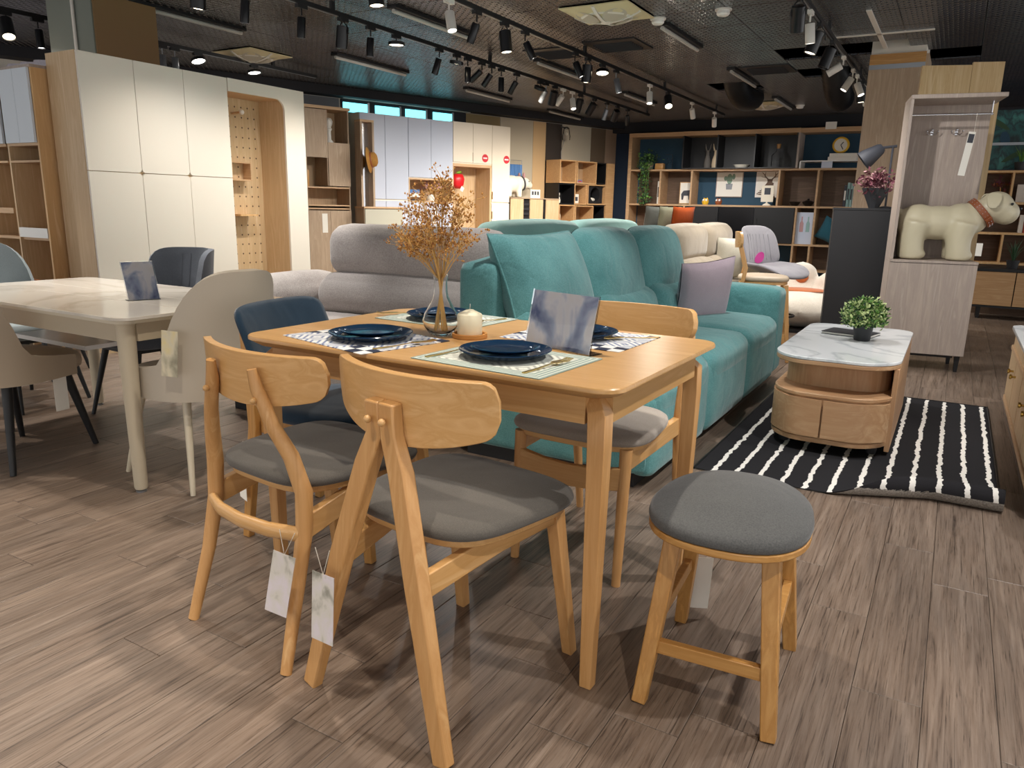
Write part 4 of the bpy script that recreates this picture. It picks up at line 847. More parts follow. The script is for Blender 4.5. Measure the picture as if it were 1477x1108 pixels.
# curved door panel, slightly proud, left half of the bowed end
pts = [p for p in low if p[1] < -.3]; pts = sorted([p for p in pts], key=lambda p: (p[0]))
dp = [p for p in low if p[1] < -.40 and p[0] < -.02]; dp.sort(key=lambda p: -p[1] if p[0] < -.2 else p[0]*0+1+p[0])
dp = sorted(dp, key=lambda p: math.atan2(p[1]+.3, p[0]))
def polyline_panel(dp, z0, z1, off, th):
    A = []; B = []
    for i, p in enumerate(dp):
        a = Vector(dp[max(0, i-1)]); b = Vector(dp[min(len(dp)-1, i+1)]); d_ = (b-a).normalized(); nn = Vector((d_.y, -d_.x)); A.append(Vector(p)+nn*(off+th)); B.append(Vector(p)+nn*off)
    m = MB(); n = len(dp); vs = [(q.x, q.y, z) for q in A for z in (z0, z1)]+[(q.x, q.y, z) for q in B for z in (z0, z1)]; fs = []
    for i in range(n-1):
        a = 2*i; fs += [(a, a+2, a+3, a+1), (2*n+a+1, 2*n+a+3, 2*n+a+2, 2*n+a), (a+1, a+3, 2*n+a+3, 2*n+a+1), (2*n+a, 2*n+a+2, a+2, a)]
    fs += [(0, 1, 2*n+1, 2*n), (2*n+2*n-2, 2*n+2*n-1, 2*n-1, 2*n-2)]
    return m.add(vs, fs)
yb = lambda x: -.60-.05*(1-(x/.265)**2)
seq = [(-.265, -.42), (-.2645, -.455), (-.255, -.51), (-.238, -.55), (-.215, -.575)]+[(x, yb(x)) for x in (-.17, -.12, -.07, -.02)]
polyline_panel(seq, .082, .262, .0015, .008).build('door', 'coffee_oak_x', c)
seq = [(x, yb(x)) for x in (-.012, .05, .1, .15)]+[(.2, -.597), (.235, -.57), (.254, -.53)]
polyline_panel(seq, .082, .262, .0015, .008).build('front_panel', 'coffee_oak_x', c)
for x in (-.2, .2):
    for y in (-.48, .5): MB().lathe([(0, 0), (.022, 0), (.026, .02), (.022, .05)], 14, None, 0, (x, y, -.002)).build('foot', 'pot_black', c)
bk = thing('book', 'black and cream hardback book lying on the coffee table', 'book', (-.44, 4.54, .463), D(-13))
MB().bx(-.125, .125, -.09, .09, .003, .013).build('pages', 'paper', bk, smooth=0); MB().bx(-.128, .128, -.093, .093, .013, .016).build('cover', 'pot_black', bk, smooth=0); MB().bx(-.128, .128, -.093, .093, 0, .003).build('back_cover', 'pot_black', bk, smooth=0)
p = thing('potted_plant', 'small light green potted plant on the coffee table', 'plant', (-.365, 4.36, .463))
MB().lathe([(0, 0), (.038, 0), (.04, .003), (.05, .075), (.052, .078), (.048, .079), (.045, .07), (0, .068)], 24).build('pot', 'pot_black', p, smooth=50)
MB().lathe([(0, .072), (.0455, .071)], 18).build('soil', 'soil', p)
def leaf_cloud(n, fn, size, seed, mats=3):
    rg = random.Random(seed); m = MB()
    for i in range(n):
        q = Vector(fn(rg)); d = Vector((rg.uniform(-1, 1), rg.uniform(-1, 1), rg.uniform(-.3, 1))).normalized(); s_ = size*(.6+.8*rg.random()); sd = d.cross(Vector((rg.uniform(-1, 1), rg.uniform(-1, 1), rg.uniform(-1, 1)))).normalized()
        nn = sd.cross(d)*s_*.12
        m.add([q, q+d*s_*.5+sd*s_*.28+nn, q+d*s_, q+d*s_*.5-sd*s_*.28+nn], [(0, 1, 2, 3)], None, rg.choice([0, 0, 1, 1, 1, 2, 2, 2] if mats == 3 else [0, 0, 1]))
    return m
def dome(rg):
    while 1:
        q = Vector((rg.uniform(-1, 1), rg.uniform(-1, 1), rg.uniform(-.45, 1)))
        if .45 < q.length < 1: return (q.x*.115, q.y*.115, .125+q.z*.105)
o = leaf_cloud(1900, dome, .022, 5).build('foliage', ['leaf_dark', 'leaf_mid', 'leaf_light'], p, smooth=0); o['kind'] = 'stuff'
sm = MB(); rg = random.Random(2)
for k in range(14):
    a = rg.random()*2*PI; rr = .03+.06*rg.random(); sm.tube([(.01*math.cos(a), .01*math.sin(a), .07), (rr*math.cos(a), rr*math.sin(a), .15+.05*rg.random())], [.0018, .001], 5)
sm.build('stems', 'leaf_dark', p)

# low cabinet cropped by the right edge
c = thing('media_cabinet', 'pale wood low cabinet with white top and brass knobs at right edge', 'cabinet', (.36, 3.35, 0))
MB().prism(rrect(-.02, .5, -.12, 1.75, .08, 5), .505, .525).build('stone_top', 'marble_white', c, bevel=.003)
MB().prism(rrect(0, .48, -.1, 1.73, .07, 5), .42, .503).build('upper_shelf', 'pale_wood', c)
MB().prism(rrect(-.01, .49, -.11, 1.74, .075, 5), .395, .42).build('middle_board', 'pale_wood_x', c, bevel=.003)
MB().prism(rrect(.012, .47, -.09, 1.72, .06, 5), .13, .394).build('body', 'pale_wood', c)
MB().prism(rrect(-.01, .49, -.11, 1.74, .075, 5), .105, .13).build('base_board', 'pale_wood_x', c, bevel=.003)
for y in (.0, .43, .86, 1.29):
    d_ = MB().bx(-.002, .012, y+.004, y+.422, .135, .39).build('door', 'pale_wood', c, smooth=0)
    MB().lathe([(0, 0), (.006, 0), (.005, .014), (.013, .02), (.012, .028), (0, .03)], 14, TR((-.002, y+(.34 if y in (.0, .86) else .08), .32)) @ RY(-90)).build('knob', 'brass', d_)
for y in (-.02, 1.6): MB().bar([(.05, y, .0), (.1, y, .11)], .03, .03, (0, 1, 0)).build('leg', 'black', c)
for y in (-.02, 1.6): MB().bar([(.42, y, .0), (.38, y, .11)], .03, .03, (0, 1, 0)).build('leg', 'black', c)

# ------------------------------------------------------------------ coat cabinet with dog, black cabinet, seats behind
def blob(name, mat, fill, parent, voxel=.014, it=8):
    m = MB(); fill(m); o = m.build(name, mat, parent, smooth=180)
    r = o.modifiers.new('remesh', 'REMESH'); r.mode = 'VOXEL'; r.voxel_size = voxel; r.use_smooth_shade = True
    s = o.modifiers.new('smooth', 'SMOOTH'); s.factor = .6; s.iterations = it; return o
RC = 9.0
c = thing('coat_cabinet', 'pale grey-oak hall cabinet with hanging rail and two chrome hooks', 'cabinet', (-.40, 6.21, 0), D(RC))
MB().bx(0, .565, 0, .40, .12, .785).build('lower_body', 'grey_oak', c, smooth=0)
MB().bx(.003, .562, -.018, -.001, .125, .78).build('door', 'grey_oak', c, smooth=0)
MB().bx(0, .565, -.02, .40, .786, .803).build('shelf', 'grey_oak', c, smooth=0)
MB().bx(0, .02, 0, .40, .804, 1.91).build('side_panel', 'grey_oak', c, smooth=0)
MB().bx(.021, .565, .382, .40, .804, 1.91).build('back_panel', 'grey_oak', c, smooth=0)
MB().bx(0, .585, -.005, .40, 1.911, 1.94).build('top_board', 'grey_oak', c, bevel=.004)
r = MB().tube([(.02, .16, 1.82), (.54, .16, 1.82)], .0085, 12); r.build('hanging_rail', 'chrome', c)
MB().tube([(.53, .16, 1.81), (.53, .16, 1.91)], .005, 8).build('rail_bracket', 'chrome', c)
for x in (.2, .36):
    h = MB(); h.bx(x-.009, x+.009, .372, .382, 1.70, 1.74); h.ball((x, .36, 1.735), .011)
    for s in (-1, 1): h.tube([(x, .37, 1.715), (x+s*.02, .35, 1.70), (x+s*.034, .335, 1.71), (x+s*.036, .33, 1.722)], .004, 6); h.ball((x+s*.036, .33, 1.724), .007)
    h.build('coat_hook', 'chrome', c)
tg = MB().bx(-.022, .022, -.0008, .0008, -.40, -.1, TR((.44, .155, 1.80)) @ RY(6)).build('price_tag', 'paper', c, smooth=0); MB().bx(-.018, .018, -.002, -.0008, -.175, -.115, TR((.44, .155, 1.80)) @ RY(6)).build('tag_print', 'book_dark', c, smooth=0)
MB().tube([(.44, .15, 1.826), (.44, .155, 1.70)], .0012, 5).build('string', 'string', c)
for x in (.04, .53):
    for y in (.03, .36): MB().post((x+(.0 if x < .2 else .0), y, 0), (x, y, .12), (.022, .022), (.034, .034)).build('leg', 'black', c)
MB().bx(.05, .5, .03, .05, .1, .119).build('leg_rail', 'black', c, smooth=0)
dog = thing('dog_stool', 'cream vinyl dog-shaped stool with brown studded collar on cabinet shelf', 'dog figure', c.location + Vector((math.cos(D(RC))*-.005-math.sin(D(RC))*.17, math.sin(D(RC))*-.005+math.cos(D(RC))*.17, .8035)), D(RC))
def dogf(m):
    m.ball((.17, 0, .26), (.145, .125, .14)); m.ball((.31, 0, .265), (.2, .12, .125)); m.ball((.44, 0, .27), (.13, .125, .14)); m.ball((.53, 0, .31), (.1, .1, .12)); m.ball((.58, 0, .35), (.09, .088, .09))
    for x, s in ((.14, -1), (.14, 1), (.44, -1), (.44, 1)):
        m.tube([(x+.02, s*.062, .27), (x+.0, s*.068, .15), (x+.005, s*.07, .06), (x+.005, s*.07, .002)], [.1, .085, .082, .08], 14); m.ball((x+.02, s*.07, .04), (.09, .075, .04))
    m.ball((.655, 0, .385), (.115, .11, .11)); m.ball((.72, 0, .345), (.09, .088, .085))
    m.tube([(.06, 0, .32), (.03, 0, .345), (.015, 0, .37)], [.035, .03, .02], 8)
blob('body', 'vinyl_cream', dogf, dog, .012, 10)
for s in (-1, 1):
    MB().slab(roundmask(lambda u, v: (.62+.05*(u-.5)*2*(1-.35*v)-.01*v, s*(.075+.05*math.sin(v*1.7)), .475-.1*v), 3), 12, 12, .014).build('ear', 'vinyl_cream', dog, smooth=80)
    MB().ball((.735, s*.082, .405), .010, seg=10, rings=6).build('eye', 'black_gloss', dog)
MB().ball((.803, 0, .375), (.014, .018, .014), seg=10, rings=6).build('nose', 'black_gloss', dog)
T = TR((.565, 0, .342)) @ RY(50)
def collar(rad, z0, z1): return [(rad, z0), (rad, z1)]
cm = MB().lathe([(.104, -.022), (.116, -.022), (.116, .022), (.104, .022), (.104, -.022)], 32, T); cm.build('collar', 'brown_leather', dog, smooth=50)
sd = MB()
for k in range(24):
    for zz in (-.009, .009):
        a = 2*PI*k/24; sd.ball((.1165*math.cos(a), .1165*math.sin(a), zz), .003, T, 0, 6, 4)
sd.build('studs', 'chrome', dog)
MB().rbox((0, 0, 0), (.03, .014, .045), .005, 4, (0, 0, 0), T @ RZ(-60) @ TR((.122, 0, 0)) @ RZ(90)).build('buckle', 'brown_leather', dog)
MB().bx(-.02, .02, -.0008, .0008, -.09, 0, TR((.575, -.09, .13))).build('paper_tag', 'paper', dog, smooth=0)

b = thing('black_cabinet', 'matt black cabinet standing left of the hall cabinet', 'cabinet', (-.90, 6.80, 0), D(RC))
MB().bx(0, .62, 0, .36, .05, 1.15).build('body', 'black_board', b, smooth=0); MB().bx(-.004, .624, -.012, .364, 1.1505, 1.168).build('top_board', 'black_board', b, smooth=0)
MB().bx(.02, .6, .02, .34, 0, .05).build('plinth', 'black', b, smooth=0); MB().bx(.003, .617, -.011, -.001, .055, 1.147).build('door', 'black_board', b, smooth=0)
def onb(x, y, z=1.1685): q = Matrix.Rotation(D(RC), 3, 'Z') @ Vector((x, y, 0)); return (-.90+q.x, 6.80+q.y, z)
l = thing('desk_lamp', 'charcoal metal desk lamp with cone shade on the black cabinet', 'lamp', onb(.40, .28), D(RC))
MB().lathe([(0, 0), (.06, 0), (.06, .012), (.01, .02)], 20).build('base', 'book_dark', l); MB().tube([(0, 0, .015), (0, 0, .50)], .009, 8).build('pole', 'book_dark', l)
MB().tube([(.03, 0, .50), (-.10, 0, .485)], .011, 8).build('arm', 'book_dark', l)
T = TR((-.09, 0, .48)) @ RY(52) 
MB().lathe([(0, .02), (.03, .02), (.045, 0), (.075, -.12), (.078, -.16), (.074, -.158), (.07, -.12), (.04, -.005), (0, .0)], 24, T).build('shade', 'book_dark', l, smooth=50); MB().ball((0, 0, -.09), .035, T, 0, 10, 8).build('bulb', 'soft_white', l)
fl_ = thing('dried_bouquet', 'dusky pink dried bouquet in black wrap on black cabinet', 'flowers', onb(.30, .12), D(RC))
MB().lathe([(.03, 0), (.05, .06), (.085, .16), (.075, .16), (.04, .06), (.02, .01)], 9, Matrix.Diagonal((1.3, .8, 1, 1))).build('wrap', 'pot_black', fl_, smooth=0)
o = leaf_cloud(420, lambda rg: (rg.gauss(0, .055), rg.gauss(0, .035), .2+rg.gauss(0, .045)), .04, 8, 2).build('blossoms', ['petal_dark', 'petal'], fl_, smooth=0); o['kind'] = 'stuff'
for k, (m_, lab) in enumerate((('white', 'white picture frame leaning at the hall cabinet side'), ('amber_wood', 'light wooden picture frame leaning behind the white frame'))):
    T = TR((0, 0, 0)) @ RY(-12 if 0 else 10); f = thing('picture_frame', lab, 'picture frame', onb(.45+.03*k, .06+.06*k), D(RC), 'leaning frames')
    MB().bx(-.006, .006, -.11, .13, .0, .36, RY(12)).build('backing', m_, f, smooth=0); MB().bx(-.009, -.006, -.10, .12, .02, .34, RY(12)).build('picture', 'paper', f, smooth=0)
s = thing('sample_board', 'pale oak sample boards standing up behind the hall cabinet', 'board', (-.42, 7.28, 0), D(18))
MB().bx(0, .37, 0, .03, 0, 2.30).build('board', 'sample_oak', s, smooth=0); MB().bx(.371, .6, -.004, .026, 0, 2.32).build('board', 'sample_oak', s, smooth=0)

# oak bar chair
c = thing('bar_chair', 'oak bar-height chair with beige padded seat beside the teal sofa', 'chair', (-1.45, 6.0, 0), D(-75))
MB().cushion(sell(.19, .19, 3, 32, 0, .2), .605, .645, .012).build('seat_cushion', 'leather_tan', c, smooth=75); MB().prism(sell(.18, .18, 3, 32, 0, .2), .585, .606).build('seat_board', 'oak', c)
for sx in (-1, 1):
    MB().bar([(sx*.19, -.02, 0), (sx*.165, .04, .58), (sx*.155, .06, .7), (sx*.13, .0, .9)], .032, .03, (0, 1, 0)).build('back_leg', 'oak_z', c, bevel=.003); MB().bar([(sx*.19, .42, 0), (sx*.155, .36, .585)], .032, .032, (0, 1, 0), None, 0, [.8, 1.1]).build('front_leg', 'oak_z', c, bevel=.003)
    MB().bar([(sx*.18, 0.0, .2), (sx*.18, .4, .2)], .018, .026).build('side_stretcher', 'oak_y', c)
MB().bar([(-.18, .4, .28), (.18, .4, .28)], .018, .03).build('footrest', 'oak', c)
MB().slab(bendback(.4, .36, .85, .97, -.02, .01), 18, 6, .02).build('backrest', 'oak', c, smooth=60)
# swivel stool
c = thing('swivel_bar_stool', 'grey padded swivel bar stool with round pink sticker', 'stool', (-1.29, 6.62, 0), D(-118))
MB().lathe([(0, 0), (.2, 0), (.205, .006), (.19, .014), (.04, .02), (.03, .03)], 28).build('base', 'black', c); MB().tube([(0, 0, .02), (0, 0, .62)], .028, 14).build('column', 'black', c); MB().lathe([(.05, .56), (.12, .6), (.12, .62), (.02, .625)], 16).build('swivel_plate', 'black', c)
MB().tube([(.0+.17*math.cos(2*PI*k/24), .05+.14*math.sin(2*PI*k/24), .27) for k in range(25)], .009, 8).build('foot_ring', 'black', c)
def sw_seat(u, v):
    X, Y = (u-.5)*2, (v-.5)*2; return (X*.23, .02+Y*.23, .645+.05*X*X*(1-max(0, Y)*.8)-.05*max(0, Y)**3+.03*max(0, -Y)**2)
def sw_back(u, v):
    X = (u-.5)*2; return (X*.225*(1-.08*v), -.19-.09*v+.09*X*X*(1-.35*v), .655+.35*v)
MB().slab(roundmask(sw_seat, 3.2), 24, 24, lambda u, v: .015+.05*(1-(2*u-1)**4)*(1-(2*v-1)**4)).build('seat', 'swivel_grey', c, smooth=80)
MB().slab(roundmask(sw_back, 3.6), 24, 24, lambda u, v: .015+.045*(1-(2*u-1)**4)*(1-(2*v-1)**4)).build('backrest', 'swivel_grey', c, smooth=80)
for q in range(-3, 4): MB().tube([(sw_back(.5+q*.1, v_)[0], sw_back(.5+q*.1, v_)[1]+.031, sw_back(.5+q*.1, v_)[2]) for v_ in (.2, .4, .6, .8)], .003, 5).build('seam', 'swivel_grey', c)
MB().lathe([(0, 0), (.055, 0), (.055, .001)], 24, TR((.0, -.168, .735)) @ RX(-105)).build('round_sticker', 'pink_dot', c)
# paw armchair
c = thing('paw_armchair', 'white boucle armchair shaped like a paw with orange pads', 'chair', (-1.27, 7.9, 0), D(10))
def pawf(m):
    m.ball((0, 0, .2), (.44, .42, .19)); m.ball((-.02, .27, .32), (.38, .16, .18))
    for x, y, z in ((-.3, .2, .43), (.0, .26, .5), (.3, .16, .43)): m.ball((x, y, z), (.16, .12, .14))
    m.ball((.36, -.05, .3), (.13, .26, .14)); m.ball((-.37, -.05, .3), (.13, .26, .14))
blob('body', 'boucle', pawf, c, .022, 10)
MB().lathe([(0, 0), (.42, 0), (.42, .025)], 28, None, 0, (0, 0, 0)).build('base_ring', 'black', c)
for x, y, z, r in ((-.3, .09, .45, .06), (.0, .145, .5, .065), (.29, .05, .45, .06)): MB().ball((x, y, z), (r, .02, r*1.05), None, 0, 14, 8).build('pad', 'paw_orange', c)
MB().ball((0, .0, .375), (.26, .16, .02), None, 0, 18, 8).build('pad', 'paw_orange', c)

# right-hand shelving and sideboard
c = thing('sideboard', 'black framed sideboard with oak doors at the far right', 'sideboard', (.22, 9.92, 0))
MB().bx(0, 1.2, 0, .4, .13, .15).build('bottom_board', 'black', c, smooth=0); MB().bx(0, 1.2, 0, .4, .53, .56).build('top_board', 'black', c, smooth=0); MB().bx(0, 1.2, .38, .4, .15, .53).build('back_panel', 'black', c, smooth=0)
for x in (0, 1.18): MB().bx(x, x+.02, 0, .4, .15, .53).build('side_panel', 'black', c, smooth=0)
for k in range(3): MB().bx(.025+.385*k-(.2 if 0 else 0), .40+.385*k, .004, .02, .155, .525).build('door', 'side_oak', c, smooth=0)
for x in (.1, .6, 1.1):
    for y in (.06, .34): MB().post((x, y, 0), (x, y, .13), (.03, .03), (.04, .04)).build('leg', 'black', c)
c = thing('open_shelf', 'light oak cube shelving above the sideboard at far right', 'shelf', (.12, 10.45, 0))
for z in (.58, .92, 1.26, 1.61): MB().bx(0, 1.5, 0, .32, z, z+.025).build('shelf_board', 'amber_wood', c, smooth=0)
for x, z0, z1 in ((0, .605, .92), (.33, .605, .92), (.7, .605, .92), (0, .945, 1.26), (.55, .945, 1.26), (0, 1.285, 1.61), (.34, 1.285, 1.61), (.8, 1.285, 1.61)): MB().bx(x, x+.022, 0, .32, z0, z1).build('upright', 'amber_wood', c, smooth=0)
MB().bx(0, 1.5, .32, .335, .0, 1.62).build('back_board', 'dark_wood', c, smooth=0); MB().bx(0, 1.5, .02, .32, 0.0, .58).build('lower_body', 'dark_wood', c, smooth=0)
c = thing('palm_picture', 'dark green palm leaf picture above the far right shelving', 'picture', (.1, 10.74, 1.66))
MB().bx(0, 1.2, .0, .02, 0, .66).build('canvas', 'palm_print', c, smooth=0); MB().bx(-.02, 1.22, -.02, .0, .27, .30).build('metal_bar', 'steel', c, smooth=0)
for k in range(9): MB().slab(lambda u, v: (.25+.3*(k//3)+(.02+.03*math.sin(v*PI))*(2*u-1)+math.cos(k*1.7)*.22*v, -.004, .08+.18*(k % 3)+.16*v), 3, 6, .002).build('printed_leaf', 'blue_back' if k % 2 else 'leaf_dark', c)
def spiky(loc, h, n, lab, seed, pot='pot_black', mat='leaf_dark'):
    p = thing('potted_plant', lab, 'plant', loc); MB().lathe([(0, 0), (.05, 0), (.065, .09), (.06, .09), (.05, .08), (0, .08)], 16).build('pot', pot, p)
    rg = random.Random(seed)
    for k in range(n):
        a = rg.random()*2*PI; s_ = .03+.12*rg.random(); hh = h*(.6+.4*rg.random())
        MB().bar([(0, 0, .07), (s_*.4*math.cos(a), s_*.4*math.sin(a), .07+hh*.6), (s_*math.cos(a), s_*math.sin(a), .07+hh)], .016, .003, (math.cos(a), math.sin(a), .3), None, 0, [1, .8, .1]).build('leaf', mat, p)
spiky((.58, 10.1, .561), .26, 16, 'spiky dark green plant on the far right sideboard', 3)
spiky((.52, 10.55, 1.64), .2, 16, 'leafy green plant on top of the far right shelving', 4, 'pot_black', 'leaf_mid')
p = thing('dried_flower', 'small dried red flower in the far right cube shelf', 'flowers', (.36, 10.58, 1.286)); MB().tube([(0, 0, 0), (.01, 0, .1), (0, 0, .2)], .006, 5).build('stem', 'stem', p)
o = leaf_cloud(60, lambda rg: (rg.gauss(0, .04), rg.gauss(0, .02), .2+rg.gauss(0, .03)), .04, 4, 2).build('blossoms', ['petal_dark', 'brown_leather'], p, smooth=0); o['kind'] = 'stuff'
tag(MB().bx(0, .2, 0, .03, 0, .2).build('booklet', 'book_white', None, (.53, 10.6, 1.2855), 0, smooth=0), 'white booklet standing in the far right cube shelf', 'booklet')
for k, (m_, hh, nm) in enumerate((('book_white', .2, 'white'), ('book_red', .22, 'rust red'), ('book_dark', .19, 'charcoal'))): 
    bk = thing('book', '%s book standing by the dog head on far right shelf' % nm, 'book', (.6+.045*k, 10.5, .9455), 0, 'books on the far right shelf'); MB().bx(0, .04, 0, .15, 0, hh).build('cover', m_, bk, smooth=0); MB().bx(.004, .036, .003, .151, .004, hh+.0005).build('pages', 'paper', bk, smooth=0)

# ------------------------------------------------------------------ white wardrobe with pegboard
c = thing('wardrobe', 'cream white wardrobe wall with curved door corners and a pegboard niche', 'wardrobe', (-5.3, 3.2, 0))
H = 2.1
MB().bx(-.37, -.02, 0, .018, 0, H).build('side_panel', 'pale_wood', c, smooth=0)
MB().bx(-.37, -.021, .0185, 1.24, .0, H-.002).build('carcass', 'pale_wood', c, smooth=0)
for k in range(3):
    y0, y1 = .003+.411*k, .003+.411*(k+1)-.004
    for z0, z1, up in ((.06, 1.308, 0), (1.313, H-.003, 1)):
        rr = .028; rs = [.002]*4
        # corner order in rrect: (+,+),(-,+),(-,-),(+,-) with y as first axis here, z second
        if up: rs[2] = rr if k > 0 else .002; rs[3] = rr if k < 2 else .002
        else: rs[1] = rr if k > 0 else .002; rs[0] = rr if k < 2 else .002
        m = MB(); pl = rrect(y0, y1, z0, z1, tuple(rs), 5)
        m.loft([[(-.02, y, z) for y, z in pl], [(0.0, y, z) for y, z in pl]]); m.build('door', 'cream_door', c, smooth=30)
# pegboard unit
P0, P1 = 1.242, 2.08
out = [(P0, 0), (P1, 0), (P1, H), (P0, H)]
i0, i1, iz0, iz1 = 1.245, 1.845, .30, 2.0
m = MB()
m.bx(-.02, 0, i1, P1, 0, H); m.bx(-.02, 0, P0, i1, iz1, H); m.bx(-.02, 0, P0, i1, 0, iz0)
rr = .09; arc = [(i1-rr+rr*math.cos(a*PI/16), iz1-rr+rr*math.sin(a*PI/16)) for a in range(9)]
m.loft([[(-.02, y, z) for y, z in [(i1, iz1)]+arc[::-1]][::-1], [(0, y, z) for y, z in [(i1, iz1)]+arc[::-1]][::-1]])
m.build('front_frame', 'cream_door', c, smooth=0)
MB().bx(-.345, -.33, i0, i1+.02, iz0, iz1+.03).build('pegboard', 'pale_wood', c, smooth=0); MB().bx(-.33, -.021, i1+.001, i1+.02, iz0, iz1+.02).build('niche_side', 'pale_wood', c, smooth=0)
MB().bx(-.33, -.021, i0, i1, iz1+.0, iz1+.02).build('niche_top', 'pale_wood_x', c, smooth=0); MB().bx(-.37, -.346, i0, P1, 0, H).build('back_panel', 'pale_wood', c, smooth=0); MB().bx(-.37, -.021, P1-.018, P1, 0, H).build('end_panel', 'pale_wood', c, smooth=0); MB().bx(-.37, -.021, P0, P1-.02, H-.02, H).build('top_panel', 'pale_wood', c, smooth=0)
m = MB()
for i in range(8):
    for j in range(19): m.lathe([(0, 0), (.008, 0)], 8, TR((-.3292, i0+.05+i*.07, iz0+.1+j*.085)) @ RY(90))
hs = m.build('peg_holes', 'dark_wood', c, smooth=0); hs['kind'] = 'stuff'
f = MB()
for a, b_, z0, z1 in ((1.42, 1.64, 1.30, 1.312), (1.42, 1.64, 1.45, 1.462), (1.42, 1.432, 1.312, 1.45), (1.628, 1.64, 1.312, 1.45)): f.bx(-.329, -.23, a, b_, z0, z1)
f.build('peg_box', 'pale_wood_x', c, smooth=0)
MB().bx(-.329, -.2, 1.46, 1.66, .995, 1.01).build('peg_shelf', 'amber_wood', c, smooth=0); MB().bx(-.329, -.2, 1.26, 1.40, 1.14, 1.155).build('peg_shelf', 'amber_wood', c, smooth=0)
MB().tube([(-.329, 1.54, 1.87), (-.2, 1.54, 1.875)], .009, 8).build('peg', 'pale_wood_x', c); MB().ball((-.2, 1.54, 1.875), .022).build('peg_knob', 'white', c)
# bookcase at far left
c = thing('bookcase', 'oak bookcase with pale blue doors cropped by the left edge', 'bookcase', (-5.69, 3.10, 0))
MB().bx(-.02, 0, 0, .38, 0, 2.0).build('side_panel', 'amber_wood', c, smooth=0)
for x in (-.42, -.84): MB().bx(x, x+.018, .0, .36, 0, 2.0).build('upright', 'pale_wood', c, smooth=0)
MB().bx(-1.25, -.021, .36, .379, 0, 2.0).build('back_panel', 'shelf_wood', c, smooth=0); MB().bx(-1.25, -.0, -.003, .38, 2.0005, 2.02).build('top_board', 'grey_oak', c, smooth=0)
for x0 in (-.40, -.82):
    for k in range(2): MB().bx(x0+.002+.189*k, x0+.188+.189*k, -.018, -.001, 1.50, 1.998).build('door', 'blue_white', c, smooth=0)
    MB().bx(x0, x0+.378, 0, .36, 1.48, 1.4995).build('shelf_board', 'pale_wood_x', c, smooth=0)
    MB().bx(x0, x0+.378, 0, .36, 1.365, 1.38).build('shelf_board', 'pale_wood_x', c, smooth=0)
    d_ = MB().bx(x0+.002, x0+.376, -.005, .02, .83 if x0 > -.5 else 1.0, .90 if x0 > -.5 else 1.04).build('drawer_front', 'white' if x0 > -.5 else 'pale_wood_x', c, smooth=0)
    MB().bx(x0, x0+.378, 0.021, .36, .81, .829).build('shelf_board', 'pale_wood_x', c, smooth=0)
cu = MB(); P_ = []
for i in range(61):
    x = -9.6+.045*i; P_.append((x, 4.75+.06*abs(math.sin(i*.55))**3))
cu.slab(lambda u, v: (P_[int(u*60)][0], P_[int(u*60)][1]+(.0 if v < .8 else -.02), .3+2.22*v), 60, 6, .006)
tag(cu.build('curtain', 'curtain', None, (0, 0, 0), 0, smooth=60), 'pleated off-white curtain hanging behind the left bookcase', 'curtain')

# ------------------------------------------------------------------ cabinets along the left wall
def lthing(name, label, cat, t0, z=0, y=0, group=None):
    p = LW(T_(t0)); n = (-math.sin(LANG), math.cos(LANG)); return thing(name, label, cat, (p[0]+n[0]*y, p[1]+n[1]*y, z), LANG, group)
def lx(t, t0): return T_(t)-T_(t0)
t0 = -6.36; W_ = lx(-5.69, t0); c = lthing('display_cabinet', 'taupe oak cabinet with staggered doors and open niches', 'cabinet', t0)
for x in (0, W_-.018): MB().bx(x, x+.018, .0, .4, 0, Z_(2.39)).build('side_panel', 'taupe_oak', c, smooth=0)
MB().bx(-.02, W_+.02, -.015, .4, Z_(2.391), Z_(2.43)).build('top_board', 'pale_wood_x', c, smooth=0); MB().bx(.018, W_-.018, .38, .4, 0, Z_(2.39)).build('back_panel', 'shelf_wood', c, smooth=0)
mid = lx(-6.03, t0)
for x0, x1, z0, z1 in ((.0, mid, 1.742, 2.38), (mid+.003, W_, 1.36, 1.95)): MB().bx(x0+.002, x1, -.018, -.001, Z_(z0), Z_(z1)).build('door', 'taupe_oak', c, smooth=0)
for z in (1.337, 1.09, 1.045): MB().bx(.019, W_-.019, 0, .38, Z_(z)-.009, Z_(z)+.009).build('shelf_board', 'pale_wood_x', c, smooth=0)
MB().bx(.019, W_-.019, .02, .38, Z_(1.95)-.012, Z_(1.95)).build('shelf_board', 'taupe_oak', c, smooth=0); MB().bx(mid-.009, mid+.009, .0, .38, Z_(1.36), Z_(2.38)).build('divider', 'taupe_oak', c, smooth=0)
for k in range(2): MB().bx(.002+k*W_/2, (k+1)*W_/2-.002, -.018, -.001, .06, Z_(1.02)).build('door', 'taupe_oak', c, smooth=0)
MB().bx(.2, .28, -.022, -.019, .72, .98).build('price_tag', 'paper', c, smooth=0)
q = LW(T_(-5.92)); n_ = (-math.sin(LANG), math.cos(LANG))
tag(MB().lathe([(0, 0), (.06, 0), (.06, .02), (.03, .05), (.028, .16), (.045, .19), (.03, .21), (.05, .25), (.055, .29), (.035, .33), (0, .34)], 20).build('finial_ornament', 'plastic_white', None, (q[0]+n_[0]*.15, q[1]+n_[1]*.15, Z_(1.951)), 0, smooth=50), 'white ball-topped finial ornament in the upper niche', 'ornament')
q = LW(T_(-6.28)); tag(MB().lathe([(0, 0), (.03, 0), (.034, .2), (.03, .22), (.02, .22)], 6).build('yellow_vase', 'bottle_amber', None, (q[0]+n_[0]*.15, q[1]+n_[1]*.15, Z_(1.337)+.01), .3), 'tall yellow vase in the left niche of display cabinet', 'vase')
